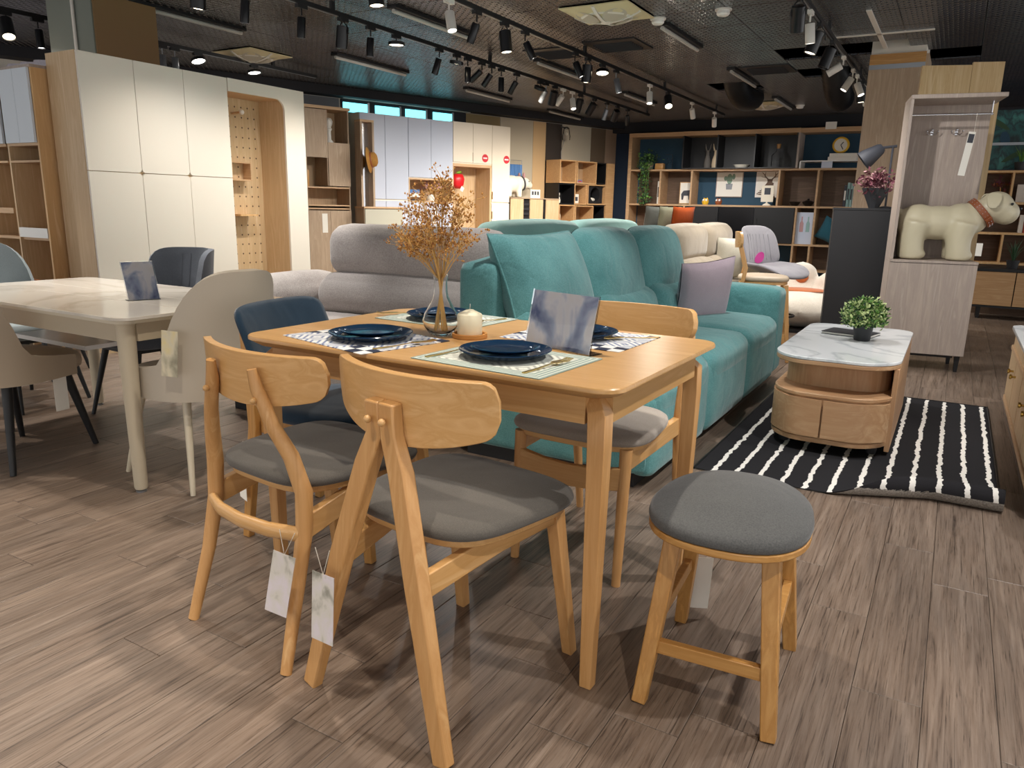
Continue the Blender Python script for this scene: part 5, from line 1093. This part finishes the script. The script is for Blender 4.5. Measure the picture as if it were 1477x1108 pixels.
t0 = -5.636; c = lthing('drawer_cabinet', 'grey-fronted low drawer cabinet below the straw hat mirror', 'cabinet', t0, 0, -.28); W_ = lx(-4.99, t0)
MB().bx(0, W_, 0, .26, 0, Z_(1.06)).build('body', 'taupe_oak', c, smooth=0); MB().bx(-.01, W_+.01, -.025, .265, Z_(1.061), Z_(1.085)).build('top_board', 'pale_wood_x', c, smooth=0)
MB().bx(.01, W_-.01, -.018, -.001, Z_(.80), Z_(1.05)).build('drawer_front', 'grey_front', c, smooth=0); MB().bx(.01, W_-.01, -.018, -.001, .45, Z_(.77)).build('drawer_front', 'grey_front', c, smooth=0); MB().bx(.01, W_-.01, -.012, -.001, Z_(.771), Z_(.799)).build('finger_gap_shade', 'void', c, smooth=0)  # solid black strip: the gap's shade is put into its colour
c = lthing('mirror_stand', 'narrow wood framed mirror standing on the drawer cabinet', 'mirror', -5.62, Z_(1.086), -.2); W_ = lx(-5.40, -5.62); h_ = Z_(2.25)-Z_(1.086)
for x in (0, W_-.03): MB().bx(x, x+.03, 0, .16, 0, h_).build('frame_side', 'taupe_oak', c, smooth=0)
MB().bx(.0, W_, 0, .16, h_+.0005, h_+.03).build('frame_top', 'pale_wood_x', c, smooth=0); MB().bx(.031, W_-.031, .12, .13, 0, h_).build('mirror_glass', 'chrome', c, smooth=0)
hat = lthing('straw_hat', 'brown straw hat hanging in front of the narrow mirror', 'hat', -5.53, Z_(1.73), -.31)
MB().lathe([(.0, .1), (.06, .095), (.095, .07), (.1, .03), (.11, .005), (.17, -.02), (.175, -.024), (.17, -.028), (.105, -.005), (.0, -.005)], 28, RZ(50) @ RX(82)).build('brim_and_crown', 'straw', hat, smooth=60); MB().lathe([(.101, .03), (.104, .03), (.11, .008), (.106, .008)], 28, RZ(50) @ RX(82)).build('hat_band', 'brown_leather', hat)
def wardrobe_l(label, t0, t1, mat, doors, extra=None, ztop=2.40):
    c = lthing('wardrobe', label, 'wardrobe', t0); W = lx(t1, t0); MB().bx(0, W, .0, .4, 0, Z_(ztop)).build('carcass', extra or mat, c, smooth=0)
    for a, b, z0, z1, nm in doors: MB().bx(lx(a, t0)+.003, lx(b, t0)-.003, -.02, -.001, max(.04, Z_(z0)), Z_(z1)).build(nm, mat, c, smooth=0, bevel=.002)
    return c, W
wardrobe_l('pale periwinkle wardrobe with two tall doors', -5.525, -4.712, 'periwinkle', [(-5.525, -5.112, 1.20, 2.395, 'door'), (-5.112, -4.712, 1.20, 2.395, 'door'), (-5.525, -5.112, 0, 1.175, 'door'), (-5.112, -4.712, 0, 1.175, 'door')], 'sand_door')
t0 = -4.71; c = lthing('wardrobe', 'pale periwinkle cabinet with bookshelf niche and drawers', 'wardrobe', t0); W_ = lx(-3.892, t0)
MB().bx(0, W_, 0, .4, 0, Z_(1.17)).build('lower_body', 'sand_door', c, smooth=0); MB().bx(0, W_, 0, .4, Z_(1.52), Z_(2.40)).build('upper_body', 'sand_door', c, smooth=0); MB().bx(0, W_, .36, .4, Z_(1.17), Z_(1.52)).build('niche_back', 'pale_wood_x', c, smooth=0)
for x in (0, W_-.02): MB().bx(x, x+.02, -.015, .36, Z_(1.1705), Z_(1.5195)).build('niche_side', 'pale_wood', c, smooth=0)
MB().bx(0.021, W_-.021, -.015, .36, Z_(1.50), Z_(1.5195)).build('niche_board', 'pale_wood_x', c, smooth=0); MB().bx(.021, W_-.021, -.015, .36, Z_(1.1705), Z_(1.185)).build('niche_board', 'pale_wood_x', c, smooth=0)
for k in range(2):
    MB().bx(k*W_/2+.003, (k+1)*W_/2-.003, -.02, -.001, Z_(1.535), Z_(2.395)).build('door', 'periwinkle', c, smooth=0); MB().bx(k*W_/2+.003, (k+1)*W_/2-.003, -.02, -.001, Z_(1.005), Z_(1.16)).build('drawer_front', 'periwinkle', c, smooth=0)
    MB().bx(k*W_/2+.003, (k+1)*W_/2-.003, -.02, -.001, Z_(.5), Z_(.985)).build('drawer_front', 'periwinkle', c, smooth=0)
MB().bx(W_/2+.02, W_/2+.08, -.023, -.0205, Z_(.82), Z_(1.08)).build('price_tag', 'paper', c, smooth=0)
def at_l(t, y, z): p = LW(T_(t)); return (p[0]+n_[0]*y, p[1]+n_[1]*y, z)
for k, (m_, nm) in enumerate((('book_dark', 'dark'), ('book_white', 'white'), ('book_blue', 'blue'))):
    bk = thing('book', '%s book in the flat stack inside the periwinkle niche' % nm, 'book', at_l(-4.58, .12, Z_(1.186)+.055*k), LANG, 'books stacked in the blue wardrobe niche'); MB().bx(-.09, .1-.01*k, -.1, .08, .004, .05).build('pages', 'paper', bk, smooth=0); MB().bx(-.092, .102-.01*k, -.103, -.1, 0, .0545).build('spine', m_, bk, smooth=0); MB().bx(-.092, .102-.01*k, -.103, .08, .0501, .0545).build('cover', m_, bk, smooth=0)
p = thing('flower_pot', 'white pot of pink and yellow dried blooms in periwinkle niche', 'flowers', at_l(-4.22, .13, Z_(1.186))); MB().lathe([(0, 0), (.06, 0), (.075, .08), (.07, .1), (.05, .1), (0, .09)], 18).build('pot', 'plastic_white', p)
o = leaf_cloud(150, lambda rg: (rg.gauss(0, .07), rg.gauss(0, .04), .18+rg.gauss(0, .05)), .05, 21, 2).build('blossoms', ['petal', 'stem'], p, smooth=0); o['kind'] = 'stuff'
t0 = -3.888; c = lthing('wardrobe', 'cream wardrobe with wood niche, wall units and round red stickers', 'wardrobe', t0); W_ = lx(-2.722, t0); xm = lx(-3.106, t0)
MB().bx(0, xm, 0, .4, Z_(1.78), Z_(2.41)).build('upper_body', 'sand_door', c, smooth=0); MB().bx(xm+.001, W_, 0, .4, 0, Z_(2.41)).build('tall_body', 'sand_door', c, smooth=0)
for k in range(2): MB().bx(k*xm/2+.003, (k+1)*xm/2-.003, -.02, -.001, Z_(1.80), Z_(2.405)).build('door', 'sand_door', c, smooth=0)
MB().bx(xm/2-.006, xm/2+.002, -.026, -.0205, Z_(1.83), Z_(1.96)).build('pull_handle', 'taupe_oak', c, smooth=0)
for z0, z1 in ((1.195, 2.405), (.04, 1.175)): MB().bx(xm+.004, W_-.003, -.02, -.001, Z_(z0) if z0 > 1 else .05, Z_(z1)).build('door', 'sand_door', c, smooth=0)
for z in (.98, 1.3): MB().bx(xm+.004, xm+.02, -.026, -.0205, Z_(z)-.06, Z_(z)+.06).build('pull_handle', 'brass', c, smooth=0)
MB().bx(0, xm, -.01, .39, Z_(1.735), Z_(1.7795)).build('niche_top', 'pale_wood_x', c, smooth=0); MB().bx(0.0, .018, -.01, .37, 0, Z_(1.7345)).build('niche_side', 'pale_wood', c, smooth=0); MB().bx(xm-.03, xm, -.01, .37, 0, Z_(1.7345)).build('niche_side', 'pale_wood', c, smooth=0); MB().bx(.019, xm-.031, .37, .39, 0, Z_(1.7345)).build('niche_back', 'pale_wood', c, smooth=0)
for t in (-3.249, -2.80):
    s_ = MB().lathe([(0, 0), (.062, 0), (.062, .002)], 28, TR((lx(t, t0), -.0205, Z_(1.885))) @ RX(90)).build('round_sticker', 'red_dot', c); MB().bx(lx(t, t0)-.04, lx(t, t0)+.04, -.0235, -.0227, Z_(1.875), Z_(1.897)).build('sticker_print', 'white', s_, smooth=0)
ap = thing('apple_cushion', 'shiny red apple-shaped ornament hanging in the cream wardrobe niche', 'ornament', at_l(-3.63, .2, Z_(1.52)), LANG)
MB().lathe([(0, .075), (.03, .1), (.08, .095), (.115, .03), (.1, -.06), (.05, -.115), (.02, -.11), (0, -.1)], 24, Matrix.Diagonal((1, .7, 1.05, 1))).build('apple', 'red', ap, smooth=80); MB().ball((.04, 0, .125), (.055, .02, .022), RY(-10), 0, 10, 6).build('leaf', 'leafgreen', ap); MB().bx(.06, .12, -.07, -.065, -.13, -.06, RY(30)).build('label_card', 'white', ap, smooth=0)
# striped low cabinet with animal
t0 = -2.675; c = lthing('striped_cabinet', 'low cabinet with oak doors and black recessed stripes', 'cabinet', t0); W_ = lx(-1.545, t0); zt = Z_(1.262)
MB().bx(0, W_, .02, .4, 0, zt).build('body', 'black', c, smooth=0); MB().bx(-.005, W_+.005, -.01, .4, zt+.0005, zt+.018).build('top_board', 'taupe_oak', c, smooth=0)
for a, b in ((-2.675, -2.384), (-2.235, -1.93), (-1.859, -1.545)): MB().bx(lx(a, t0)+.002, lx(b, t0), .0, .019, .03, zt-.002).build('door', 'pale_wood', c, smooth=0)
for k in range(6): MB().bx(lx(-2.38, t0), lx(-2.24, t0), .008, .019, .75+.08*k, .79+.08*k).build('slat', 'tar', c, smooth=0)
an = thing('animal_stool', 'white rounded animal-shaped stool with upright ears on striped cabinet', 'animal figure', at_l(-2.44, .17, zt+.0185), LANG)
def anf(m):
    m.ball((-.08, 0, .22), (.2, .13, .145)); m.ball((.06, 0, .23), (.14, .12, .13)); m.ball((.2, 0, .24), (.12, .095, .1)); m.ball((.3, 0, .21), (.075, .07, .07))
    for x in (-.18, .04):
        for s in (-1, 1): m.tube([(x, s*.06, .18), (x, s*.065, .002)], [.055, .05], 10)
blob('body', 'soft_white', anf, an, .014, 8)
for s in (-1, 1): MB().ball((.14, s*.06, .36), (.02, .03, .055), None, 0, 10, 8).build('ear', 'petal', an); MB().ball((.24, s*.083, .27), .011, None, 0, 8, 6).build('eye', 'black_gloss', an)
MB().lathe([(.118, -.012), (.124, -.012), (.124, .012), (.118, .012)], 24, TR((.13, 0, .235)) @ RY(80)).build('collar', 'book_dark', an)
for k, (t, m_, w, h, lab) in enumerate(((-2.10, 'paper', .22, .14, 'white display card with three small pictures on striped cabinet'), (-2.33, 'steel', .34, .2, 'wire rack with blue cloths behind the animal stool'))):
    q = thing('display_card' if k == 0 else 'wire_rack', lab, 'card' if k == 0 else 'rack', at_l(t, .02 if k == 0 else .33, zt+.0185), LANG)
    if k == 0:
        MB().bx(-w/2, w/2, 0, .02, 0, h).build('card', m_, q, smooth=0)
        for j in range(3): MB().bx(-.08+.06*j, -.04+.06*j, -.002, -.0005, .05, .11).build('printed_picture', 'book_dark', q, smooth=0)
    else:
        for x in (-w/2, w/2): MB().tube([(x, 0, 0), (x, 0, .62)], .005, 6).build('upright_wire', m_, q)
        for z in (.55, .62): MB().tube([(-w/2, 0, z), (w/2, 0, z)], .004, 6).build('cross_wire', m_, q)
        for j, x in enumerate((-.1, .0, .11)): MB().slab(lambda u, v: (x+(u-.5)*.1, -.012+.012*math.sin(u*9+j), .55-.19*v), 8, 3, .005).build('hanging_cloth', 'book_blue', q)
# cube shelf
t0 = -1.546; c = lthing('cube_shelf', 'staggered cube shelf in oak and black boxes beside the corner', 'shelf', t0); z_t = Z_(1.96)
def cube(a, b, z0, z1, m_, bk='shelf_wood', d=.36, y=0):
    x0, x1 = lx(a, t0), lx(b, t0); z0, z1 = (Z_(z0) if z0 > 0 else 0), Z_(z1); q = MB(); th = .02
    q.bx(x0, x1, y, d, z1-th, z1); q.bx(x0, x1, y, d, z0, z0+th); q.bx(x0, x0+th, y, d, z0+th, z1-th); q.bx(x1-th, x1, y, d, z0+th, z1-th); o = q.build('cube_box', m_, c, smooth=0); MB().bx(x0+th, x1-th, d-.02, d, z0+th, z1-th).build('cube_back', bk, o, smooth=0)
cube(-1.546, -1.142, 1.56, 1.96, 'side_oak'); cube(-1.118, -.61, 1.56, 1.958, 'side_oak'); cube(-.605, -.327, 1.57, 1.955, 'black', 'black', .36, .03); cube(-1.54, -1.14, 1.185, 1.555, 'black', 'black', .36, .03); cube(-1.135, -.825, 1.185, 1.555, 'side_oak', 'shelf_wood', .36, .03); cube(-.822, -.335, 1.19, 1.556, 'side_oak', 'black')
cube(-1.54, -1.15, .78, 1.18, 'side_oak'); cube(-1.13, -.655, .78, 1.172, 'side_oak'); cube(-.65, -.335, .78, 1.18, 'black', 'black', .36, .03); cube(-1.54, -1.15, 0, .775, 'side_oak'); cube(-1.13, -.655, 0, .775, 'side_oak'); cube(-.65, -.335, 0, .775, 'black', 'black')
MB().bx(lx(-.33, t0), lx(-.13, t0), 0, .36, 0, Z_(1.95)).build('end_panel', 'side_oak', c, smooth=0)
q = thing('pet_cave', 'black cube with a round hole and pale cushion in the cube shelf', 'pet house', at_l(-.58, .05, Z_(1.19)+.021), LANG)
m = MB(); hole = []; 
K = 32
ring = [(.12*math.cos(2*PI*k/K), .16+.13*math.sin(2*PI*k/K)) for k in range(K)]
def sq(k):
    a = 2*PI*k/K; s_ = .19/max(abs(math.cos(a)), abs(math.sin(a))); return (max(-.19, min(.19, s_*math.cos(a))), .16+max(-.155, min(.155, s_*math.sin(a)*.82)))
m.loft([[(x, 0, z) for x, z in [sq(k) for k in range(K)]], [(x, 0, z) for x, z in ring]], False); m.loft([[(x, 0, z) for x, z in ring], [(x*.95, .2, .16+(z-.16)*.95) for x, z in ring]], False)
m.build('front', 'black_board', q, smooth=0); MB().ball((0, .1, .07), (.09, .06, .04)).build('cushion', 'soft_white', q)
for k, (t, z, m_, w, h, nm, kind) in enumerate(((-1.47, 1.56, 'book_teal', .06, .16, 'pale blue figurine in the upper left cube', 'figurine'), (-1.02, 1.56, 'book_white', .05, .2, 'white pitcher in the upper middle cube', 'pitcher'), (-1.0, 1.19, 'book_white', .17, .16, 'white printed carton in the middle cube', 'carton'), (-1.42, .785, 'clay', .12, .2, 'floral card in the lower left cube', 'card'), (-.62, .79, 'soft_white', .08, .12, 'small cream box in the lower right cube', 'box'), (-.90, 1.56, 'book_blue', .12, .05, 'flat blue box in the upper middle cube', 'box'), (-1.44, 1.19, 'soft_white', .08, .18, 'cream plush toy in the black cube', 'toy'))):
    q = thing(kind, nm, kind, at_l(t, .14, Z_(z)+.021), LANG)
    if kind in ('figurine', 'pitcher', 'toy'): MB().lathe([(0, 0), (w*.5, 0), (w*.55, h*.25), (w*.35, h*.55), (w*.25, h*.62), (w*.4, h*.78), (w*.3, h*.95), (0, h)], 14).build('body', m_, q, smooth=60)
    else: MB().bx(-w/2, w/2, 0, .06, 0, h).build('box_body', m_, q, bevel=.004); MB().bx(-w*.35, w*.35, -.002, -.0005, h*.25, h*.7).build('print', 'book_dark' if kind == 'carton' else 'book_red', q, smooth=0)
wl_ = thing('wall_lamp', 'clear glass bell wall lamp with hanging cord on greige panel', 'lamp', at_l(-1.17, .26, 0), LANG)
MB().lathe([(.02, 2.52), (.05, 2.50), (.075, 2.36), (.07, 2.3), (.066, 2.3), (.07, 2.36), (.046, 2.49), (.0, 2.5)], 20).build('glass_bell', 'clear_glass', wl_, smooth=60); MB().tube([(0, 0, 2.5), (0, 0.13, 2.53)], .012, 8).build('bracket', 'steel', wl_); MB().tube([(0, .05, 2.3), (-.03, .09, 2.1), (-.01, .1, 1.98)], .005, 6).build('cord', 'steel', wl_)
MB().ball((0, 0, 2.40), .03).build('bulb', 'soft_white', wl_)

# ------------------------------------------------------------------ back wall shelving
YS = 13.45; kx = 1.0346
def SX(x): return x*kx
def SZ(z): return 1.12+(z-1.12)*kx
x0 = SX(-5.214); c = thing('wall_shelving', 'long oak and black shelving unit across the back wall', 'shelving', (x0, YS, 0)); RR = SX(-1.40)-x0
def X(x): return SX(x)-x0
zt = SZ(2.42); z1, z2_, z3, z4 = SZ(1.795), SZ(1.21), SZ(.61), SZ(.2); th = .03; dp = .42
for a, b, y in ((-5.214, -4.221, 0), (-4.22, -2.335, -.05), (-2.334, -1.40, 0)): MB().bx(X(a), X(b), y, dp, zt-.07, zt).build('top_board', 'shelf_wood_x', c, smooth=0)
MB().bx(0, .06, 0, dp, 0, zt-.071).build('side_panel', 'shelf_wood_x', c, smooth=0)
for z in (z1, z2_, z3, z4): MB().bx(.061, RR, .0, dp-.021, z-th/2, z+th/2).build('shelf_board', 'shelf_wood_x', c, smooth=0)
MB().bx(0.0, RR, dp-.02, dp, 0, zt-.071).build('back_panel', 'blue_back', c, smooth=0)
for x, a, b in ((-4.6, z2_, z1), (-4.044, z2_, z1), (-2.60, z2_, z1), (-2.008, z2_, z1), (-1.43, z2_, z1), (-2.29, z3, z2_), (-2.0, z3, z2_), (-2.03, z4, z3), (-1.42, z4, z2_), (-4.14, z3, z2_), (-4.14, z4, z3), (-2.29, z4, z3)): MB().bx(X(x)-.015, X(x)+.015, 0, dp-.021, a+th/2, b-th/2).build('upright', 'shelf_wood_x', c, smooth=0)
for a, b in ((-5.13, -4.06), (-2.585, -1.445)): MB().bx(X(a), X(b), dp-.035, dp-.0205, z2_+.016, z1-.016).build('cubby_back', 'dark_wood', c, smooth=0)
for a, b in ((-5.13, -4.16), (-2.28, -1.43)): MB().bx(X(a), X(b), dp-.035, dp-.0205, z4, z2_-.016).build('cubby_back', 'dark_wood', c, smooth=0)
# black proud unit in the top row
m = MB(); xa, xb = X(-4.22), X(-2.36)
m.bx(xa, xb, -.05, dp-.036, z1+.016, z1+.034); 
for x in (xa, X(-3.627)-.01, X(-3.014)-.01, xb-.02): m.bx(x, x+.02, -.05, dp-.036, z1+.034, zt-.072)
m.build('black_box_unit', 'black', c, smooth=0); MB().bx(xa, xb, dp-.036, dp-.0205, z1+.034, zt-.072).build('black_back', 'black', c, smooth=0); MB().bx(xb+.001, xb+.03, -.05, dp-.036, z1+.02, zt-.072).build('grey_side', 'grey_oak', c, smooth=0)
for a, b in ((-4.12, -3.54), (-3.53, -2.945), (-2.94, -2.31)): MB().bx(X(a), X(b), -.02, -.001 if a != -3.53 else .0, z3+.02, z2_-.018).build('black_door', 'black' if a != -3.53 else 'black_gloss', c, smooth=0)
for x in (-3.58, -2.9): MB().bx(X(x), X(x)+.012, -.034, -.021, z3+.2, z3+.42).build('door_handle', 'black', c, smooth=0)
MB().bx(X(-2.30), X(-1.43), -.0, dp-.04, z1+.12, z1+.135).build('shelf_riser', 'white', c, smooth=0); MB().bx(X(-2.31), X(-2.29), 0, dp-.04, z1+.016, z1+.12).build('riser_leg', 'white', c, smooth=0)
MB().bx(X(-1.98), X(-1.82), -.002, .0, z1+.018, z1+.118).build('riser_card', 'periwinkle', c, smooth=0)
MB().bx(X(-1.98), X(-1.82), -.01, .0, zt-.03, zt+.08).build('white_clip', 'plastic_white', c, smooth=0)
def W3(x, z, y=.15): return (SX(x), YS+y, z)
top1 = z1+th/2+.001; top2 = z2_+th/2+.001; top3 = z3+th/2+.001; blk = z1+.035
for x, m_, lab in ((-3.835, 'stone_dark', 'dark rabbit-eared bottle vase on the top black shelf'), (-3.70, 'clay', 'pale rabbit-eared bottle vase on the top black shelf')):
    v = thing('bottle_vase', lab, 'vase', W3(x, blk), 0, 'pair of eared vases'); MB().lathe([(0, 0), (.055, 0), (.065, .06), (.055, .14), (.03, .22), (.028, .28), (.04, .3), (.0, .3)], 18).build('body', m_, v, smooth=60)
    for s in (-1, 1): MB().tube([(s*.02, 0, .29), (s*.04, 0, .35), (s*.05, 0, .41)], [.014, .012, .005], 8).build('ear', m_, v)
tag(MB().lathe([(0, 0), (.1, 0), (.145, .05), (.14, .052), (.09, .01), (0, .01)], 28).build('shallow_bowl', 'soft_white', None, W3(-3.25, blk), 0), 'shallow white bowl on the top black shelf', 'bowl')
d = thing('decanter', 'square clear glass decanter with cork stopper on the top shelf', 'bottle', W3(-2.68, blk)); MB().loft([[(x*s, y*s, z) for x, y in rrect(-.1, .1, -.06, .06, .02, 3)] for s, z in ((.85, 0), (1, .03), (.98, .2), (.5, .25), (.28, .27), (.28, .31))]).build('glass_body', 'clear_glass', d); MB().lathe([(0, .31), (.03, .31), (.035, .38), (.0, .39)], 12).build('stopper', 'honey', d)
k_ = thing('clock', 'round yellow table clock on the top right shelf', 'clock', W3(-1.74, z1+.245, .1)); MB().lathe([(0, -.03), (.12, -.03), (.13, 0), (.12, .03), (.1, .035), (.1, .02)], 28, TR((0, 0, .13)) @ RX(90)).build('case', 'yellow', k_); MB().lathe([(0, .022), (.098, .022)], 28, TR((0, 0, .13)) @ RX(90)).build('dial', 'paper', k_)
for a, ln in ((40, .06), (150, .08)): MB().bx(-.006, .006, -.03, -.026, 0, ln, TR((0, 0, .13)) @ RY(a)).build('clock_hand', 'black', k_, smooth=0)
for i, (m_, nm) in enumerate((('book_white', 'white'), ('paper', 'cream'))):
    b_k = thing('book', 'thick %s book lying flat under the yellow clock' % nm, 'book', W3(-1.68, z1+.136+.054*i, .1), 0, 'books under the clock'); MB().bx(-.22+.02*i, .2, -.1, .14, .004, .048).build('pages', 'paper', b_k, smooth=0); MB().bx(-.224+.02*i, .204, -.103, .14, .0482, .053).build('cover', m_, b_k, smooth=0); MB().bx(-.224+.02*i, .204, -.103, -.1, 0, .048).build('spine', m_, b_k, smooth=0)
p = thing('trailing_plant', 'green trailing plant spilling down the left end of back shelving', 'plant', W3(-4.86, top1, .12)); MB().lathe([(0, 0), (.06, 0), (.085, .12), (.075, .12), (0, .11)], 16).build('pot', 'clay', p)
o = leaf_cloud(520, lambda rg: (rg.gauss(0, .09)+(.0), -.05+rg.gauss(0, .06), .18+rg.gauss(0, .06)) if rg.random() < .35 else (-.03+rg.gauss(0, .05), -.16+rg.gauss(0, .025), .1-.75*rg.random()**1.2), .055, 31, 2).build('foliage', ['leaf_dark', 'leaf_mid'], p, smooth=0); o['kind'] = 'stuff'
v = MB()
for k in range(5): v.tube([(.0, -.05, .13), (-.06+.03*k, -.15, .1), (-.08+.03*k, -.165, -.1-.12*k)], .004, 5)
v.build('vines', 'leaf_mid', p)
q = thing('wire_coffee_maker', 'dark wire and glass coffee maker on the top left shelf', 'coffee maker', W3(-4.5, top1, .15)); MB().lathe([(.0, 0), (.07, 0), (.07, .01)], 18).build('base', 'pot_black', q); MB().tube([(.05, 0, 0), (.05, 0, .26), (-.08, 0, .26)], .006, 6).build('stand', 'pot_black', q); MB().lathe([(0, .02), (.05, .02), (.055, .08), (.02, .12), (.05, .2), (.046, .2), (.016, .12), (.05, .08)], 16).build('glass_flask', 'clear_glass', q)
tag(MB().rbox((0, 0, .055), (.16, .12, .11), .015, 4).build('wooden_box', 'honey', None, W3(-4.66, top1, .12), 0), 'small orange wood box beside the trailing plant', 'box')
def picture(x0_, x1_, z0_, z1_, lab, frame='white', y=dp-.045):
    f = thing('framed_picture', lab, 'picture', W3((x0_+x1_)/2, top2 if z0_ is None else SZ(z0_), y), 0, 'framed pictures on the back shelving'); w = SX(x1_)-SX(x0_); h = SZ(z1_)-SZ(z0_)
    MB().bx(-w/2, w/2, 0, .02, 0, h).build('frame', frame, f, smooth=0); MB().bx(-w/2+.012, w/2-.012, -.003, -.0005, .012, h-.012).build('picture_sheet', 'paper', f, smooth=0); return f, w, h
f, w, h = picture(-3.714, -3.261, 1.36, 1.775, 'white picture with a potted cactus print', 'grey_oak')
for X_, Z0, Z1, r_ in ((0, .22, .40, .05), (-.07, .28, .36, .03), (.07, .3, .4, .028)): MB().lathe([(0, 0), (r_, 0), (r_, .001)], 16, TR((X_, -.0035, (Z0+Z1)/2)) @ Matrix.Diagonal((1, 1, (Z1-Z0)/2/r_, 1)) @ RX(90)).build('printed_cactus', 'cactus_print', f)
MB().loft([[(-.05, -.004, .13), (.05, -.004, .13), (.06, -.004, .23), (-.06, -.004, .23)], [(-.05, -.0045, .13), (.05, -.0045, .13), (.06, -.0045, .23), (-.06, -.0045, .23)]]).build('printed_pot', 'steel', f, smooth=0)
f, w, h = picture(-3.042, -2.589, 1.36, 1.78, 'white picture with a brown stag head print', 'white')
dg = MB(); 
for s in (-1, 1):
    dg.tube([(s*.03, -.005, .30), (s*.09, -.005, .36), (s*.08, -.005, .425)], [.012, .01, .004], 6); dg.tube([(s*.085, -.005, .37), (s*.14, -.005, .42)], [.008, .004], 6); dg.tube([(s*.06, -.005, .33), (s*.15, -.005, .35)], [.008, .004], 6)
dg.tube([(0, -.005, .31), (.0, -.005, .22)], [.05, .035], 8); dg.tube([(.02, -.005, .26), (-.02, -.005, .14), (-.05, -.005, .015)], [.05, .09, .17], 10)
o = dg.build('printed_stag', 'dark_wood', f); 
for v_ in o.data.vertices: v_.co.y = -.004+(v_.co.y+.005)*.005
for k in range(5): MB().bx(-.2+.01*k, .12-.03*(k % 2), -.0075, -.0068, .03+.03*k, .04+.03*k).build('printed_line', 'paper', f, smooth=0)
f, w, h = picture(-4.30, -4.04, 1.235, 1.6, 'wooden plaque with a dark wolf print', 'amber_wood', .2)
m = MB(); m.loft([[(-.1, y_, .17), (-.09, y_, .07), (-.06, y_, .07), (-.05, y_, .14), (.03, y_, .14), (.04, y_, .07), (.07, y_, .07), (.08, y_, .18), (.11, y_, .2), (.1, y_, .25), (.06, y_, .24), (-.06, y_, .23)] for y_ in (-.004, -.006)]); m.build('printed_wolf', 'book_dark', f, smooth=0)
s_ = thing('sign_stand', 'small cream table sign on a foot before the stag picture', 'sign', W3(-2.77, top2, .05)); MB().lathe([(0, 0), (.07, 0), (.06, .02), (.015, .04), (.012, .07)], 16, Matrix.Diagonal((1, .7, 1, 1))).build('foot', 'cream', s_); MB().bx(-.1, .1, -.008, .008, .06, .33).build('sign_plate', 'cream', s_, smooth=0); MB().bx(-.05, .05, -.0105, -.0085, .18, .29).build('printed_block', 'book_dark', s_, smooth=0)
for x, m_, lab in ((-3.79, 'yellow', 'yellow owl figurine on the blue-backed shelf'), (-3.565, 'brown_leather', 'white and brown owl figurine on the blue-backed shelf')):
    o_ = thing('owl_figurine', lab, 'figurine', W3(x, top2, .06)); MB().lathe([(0, 0), (.045, 0), (.06, .04), (.055, .08), (.035, .105), (0, .11)], 16).build('body', m_, o_, smooth=60)
    for s in (-1, 1): MB().ball((s*.024, -.045, .075), (.02, .012, .02), None, 0, 10, 6).build('eye', 'white', o_); MB().lathe([(0, .03), (.014, 0)], 8, TR((s*.03, 0, .095))).build('ear_tuft', m_, o_)
for x, lab in ((-2.345, 'black bowl on the left of the two in the back cubby'), (-2.135, 'black lidded bowl on the right in the back cubby')):
    b_w = thing('bowl', lab, 'bowl', W3(x, top2, .12)); MB().lathe([(0, 0), (.05, 0), (.06, .01), (.1, .07), (.096, .07), (.055, .015), (0, .012)], 24).build('bowl_body', 'black_gloss', b_w, smooth=60); MB().lathe([(.03, 0), (.055, 0), (.05, .008)], 20).build('foot_ring', 'black_gloss', b_w)
    if 'lidded' in lab: MB().lathe([(.095, .07), (.05, .09), (.015, .1), (.02, .12), (0, .125)], 20).build('lid', 'black_gloss', b_w)
for i, (x, m_, hh, nm) in enumerate(((-4.655, 'book_white', .40, 'tall white'), (-4.61, 'paper', .38, 'tall cream'), (-1.60, 'book_dark', .34, 'charcoal'), (-1.555, 'book_teal', .38, 'pale teal'), (-1.51, 'book_teal', .37, 'sea green'), (-1.465, 'book_white', .36, 'white'))):
    b_k = thing('book', '%s upright book on the %s of the back shelving' % (nm, 'left' if i < 2 else 'right'), 'book', W3(x, top2, .1), 0, 'upright books on the back shelving'); MB().bx(-.02, .02, 0, .2, 0, hh).build('cover', m_, b_k, smooth=0); MB().bx(-.016, .016, .003, .202, .004, hh+.001).build('pages', 'paper', b_k, smooth=0); MB().bx(-.012, .012, -.0015, 0, hh*.3, hh*.75).build('spine_print', 'book_dark' if m_ != 'book_dark' else 'paper', b_k, smooth=0)
f = thing('bottle_poster', 'white poster of two bottles in the lower right shelf', 'poster', W3(-2.145, top3, .08)); MB().bx(-.14, .14, 0, .012, 0, .52).build('poster_board', 'periwinkle', f, smooth=0)
for X_, m_ in ((-.05, 'petal'), (.05, 'book_teal')): MB().loft([[(X_+a, y_, z) for a, z in ((-.03, .2), (.03, .2), (.03, .34), (.01, .38), (.01, .45), (-.01, .45), (-.01, .38), (-.03, .34))] for y_ in (-.001, -.003)]).build('printed_bottle', m_, f, smooth=0)
tag(pillow(None, 'throw_pillow', 'teal_pil', None, .38, .38, .18, TR(W3(-1.75, top3+.225, .16)) @ RZ(12) @ RY(25), 12), 'dark teal pillow tilted in the lower right shelf', 'pillow')
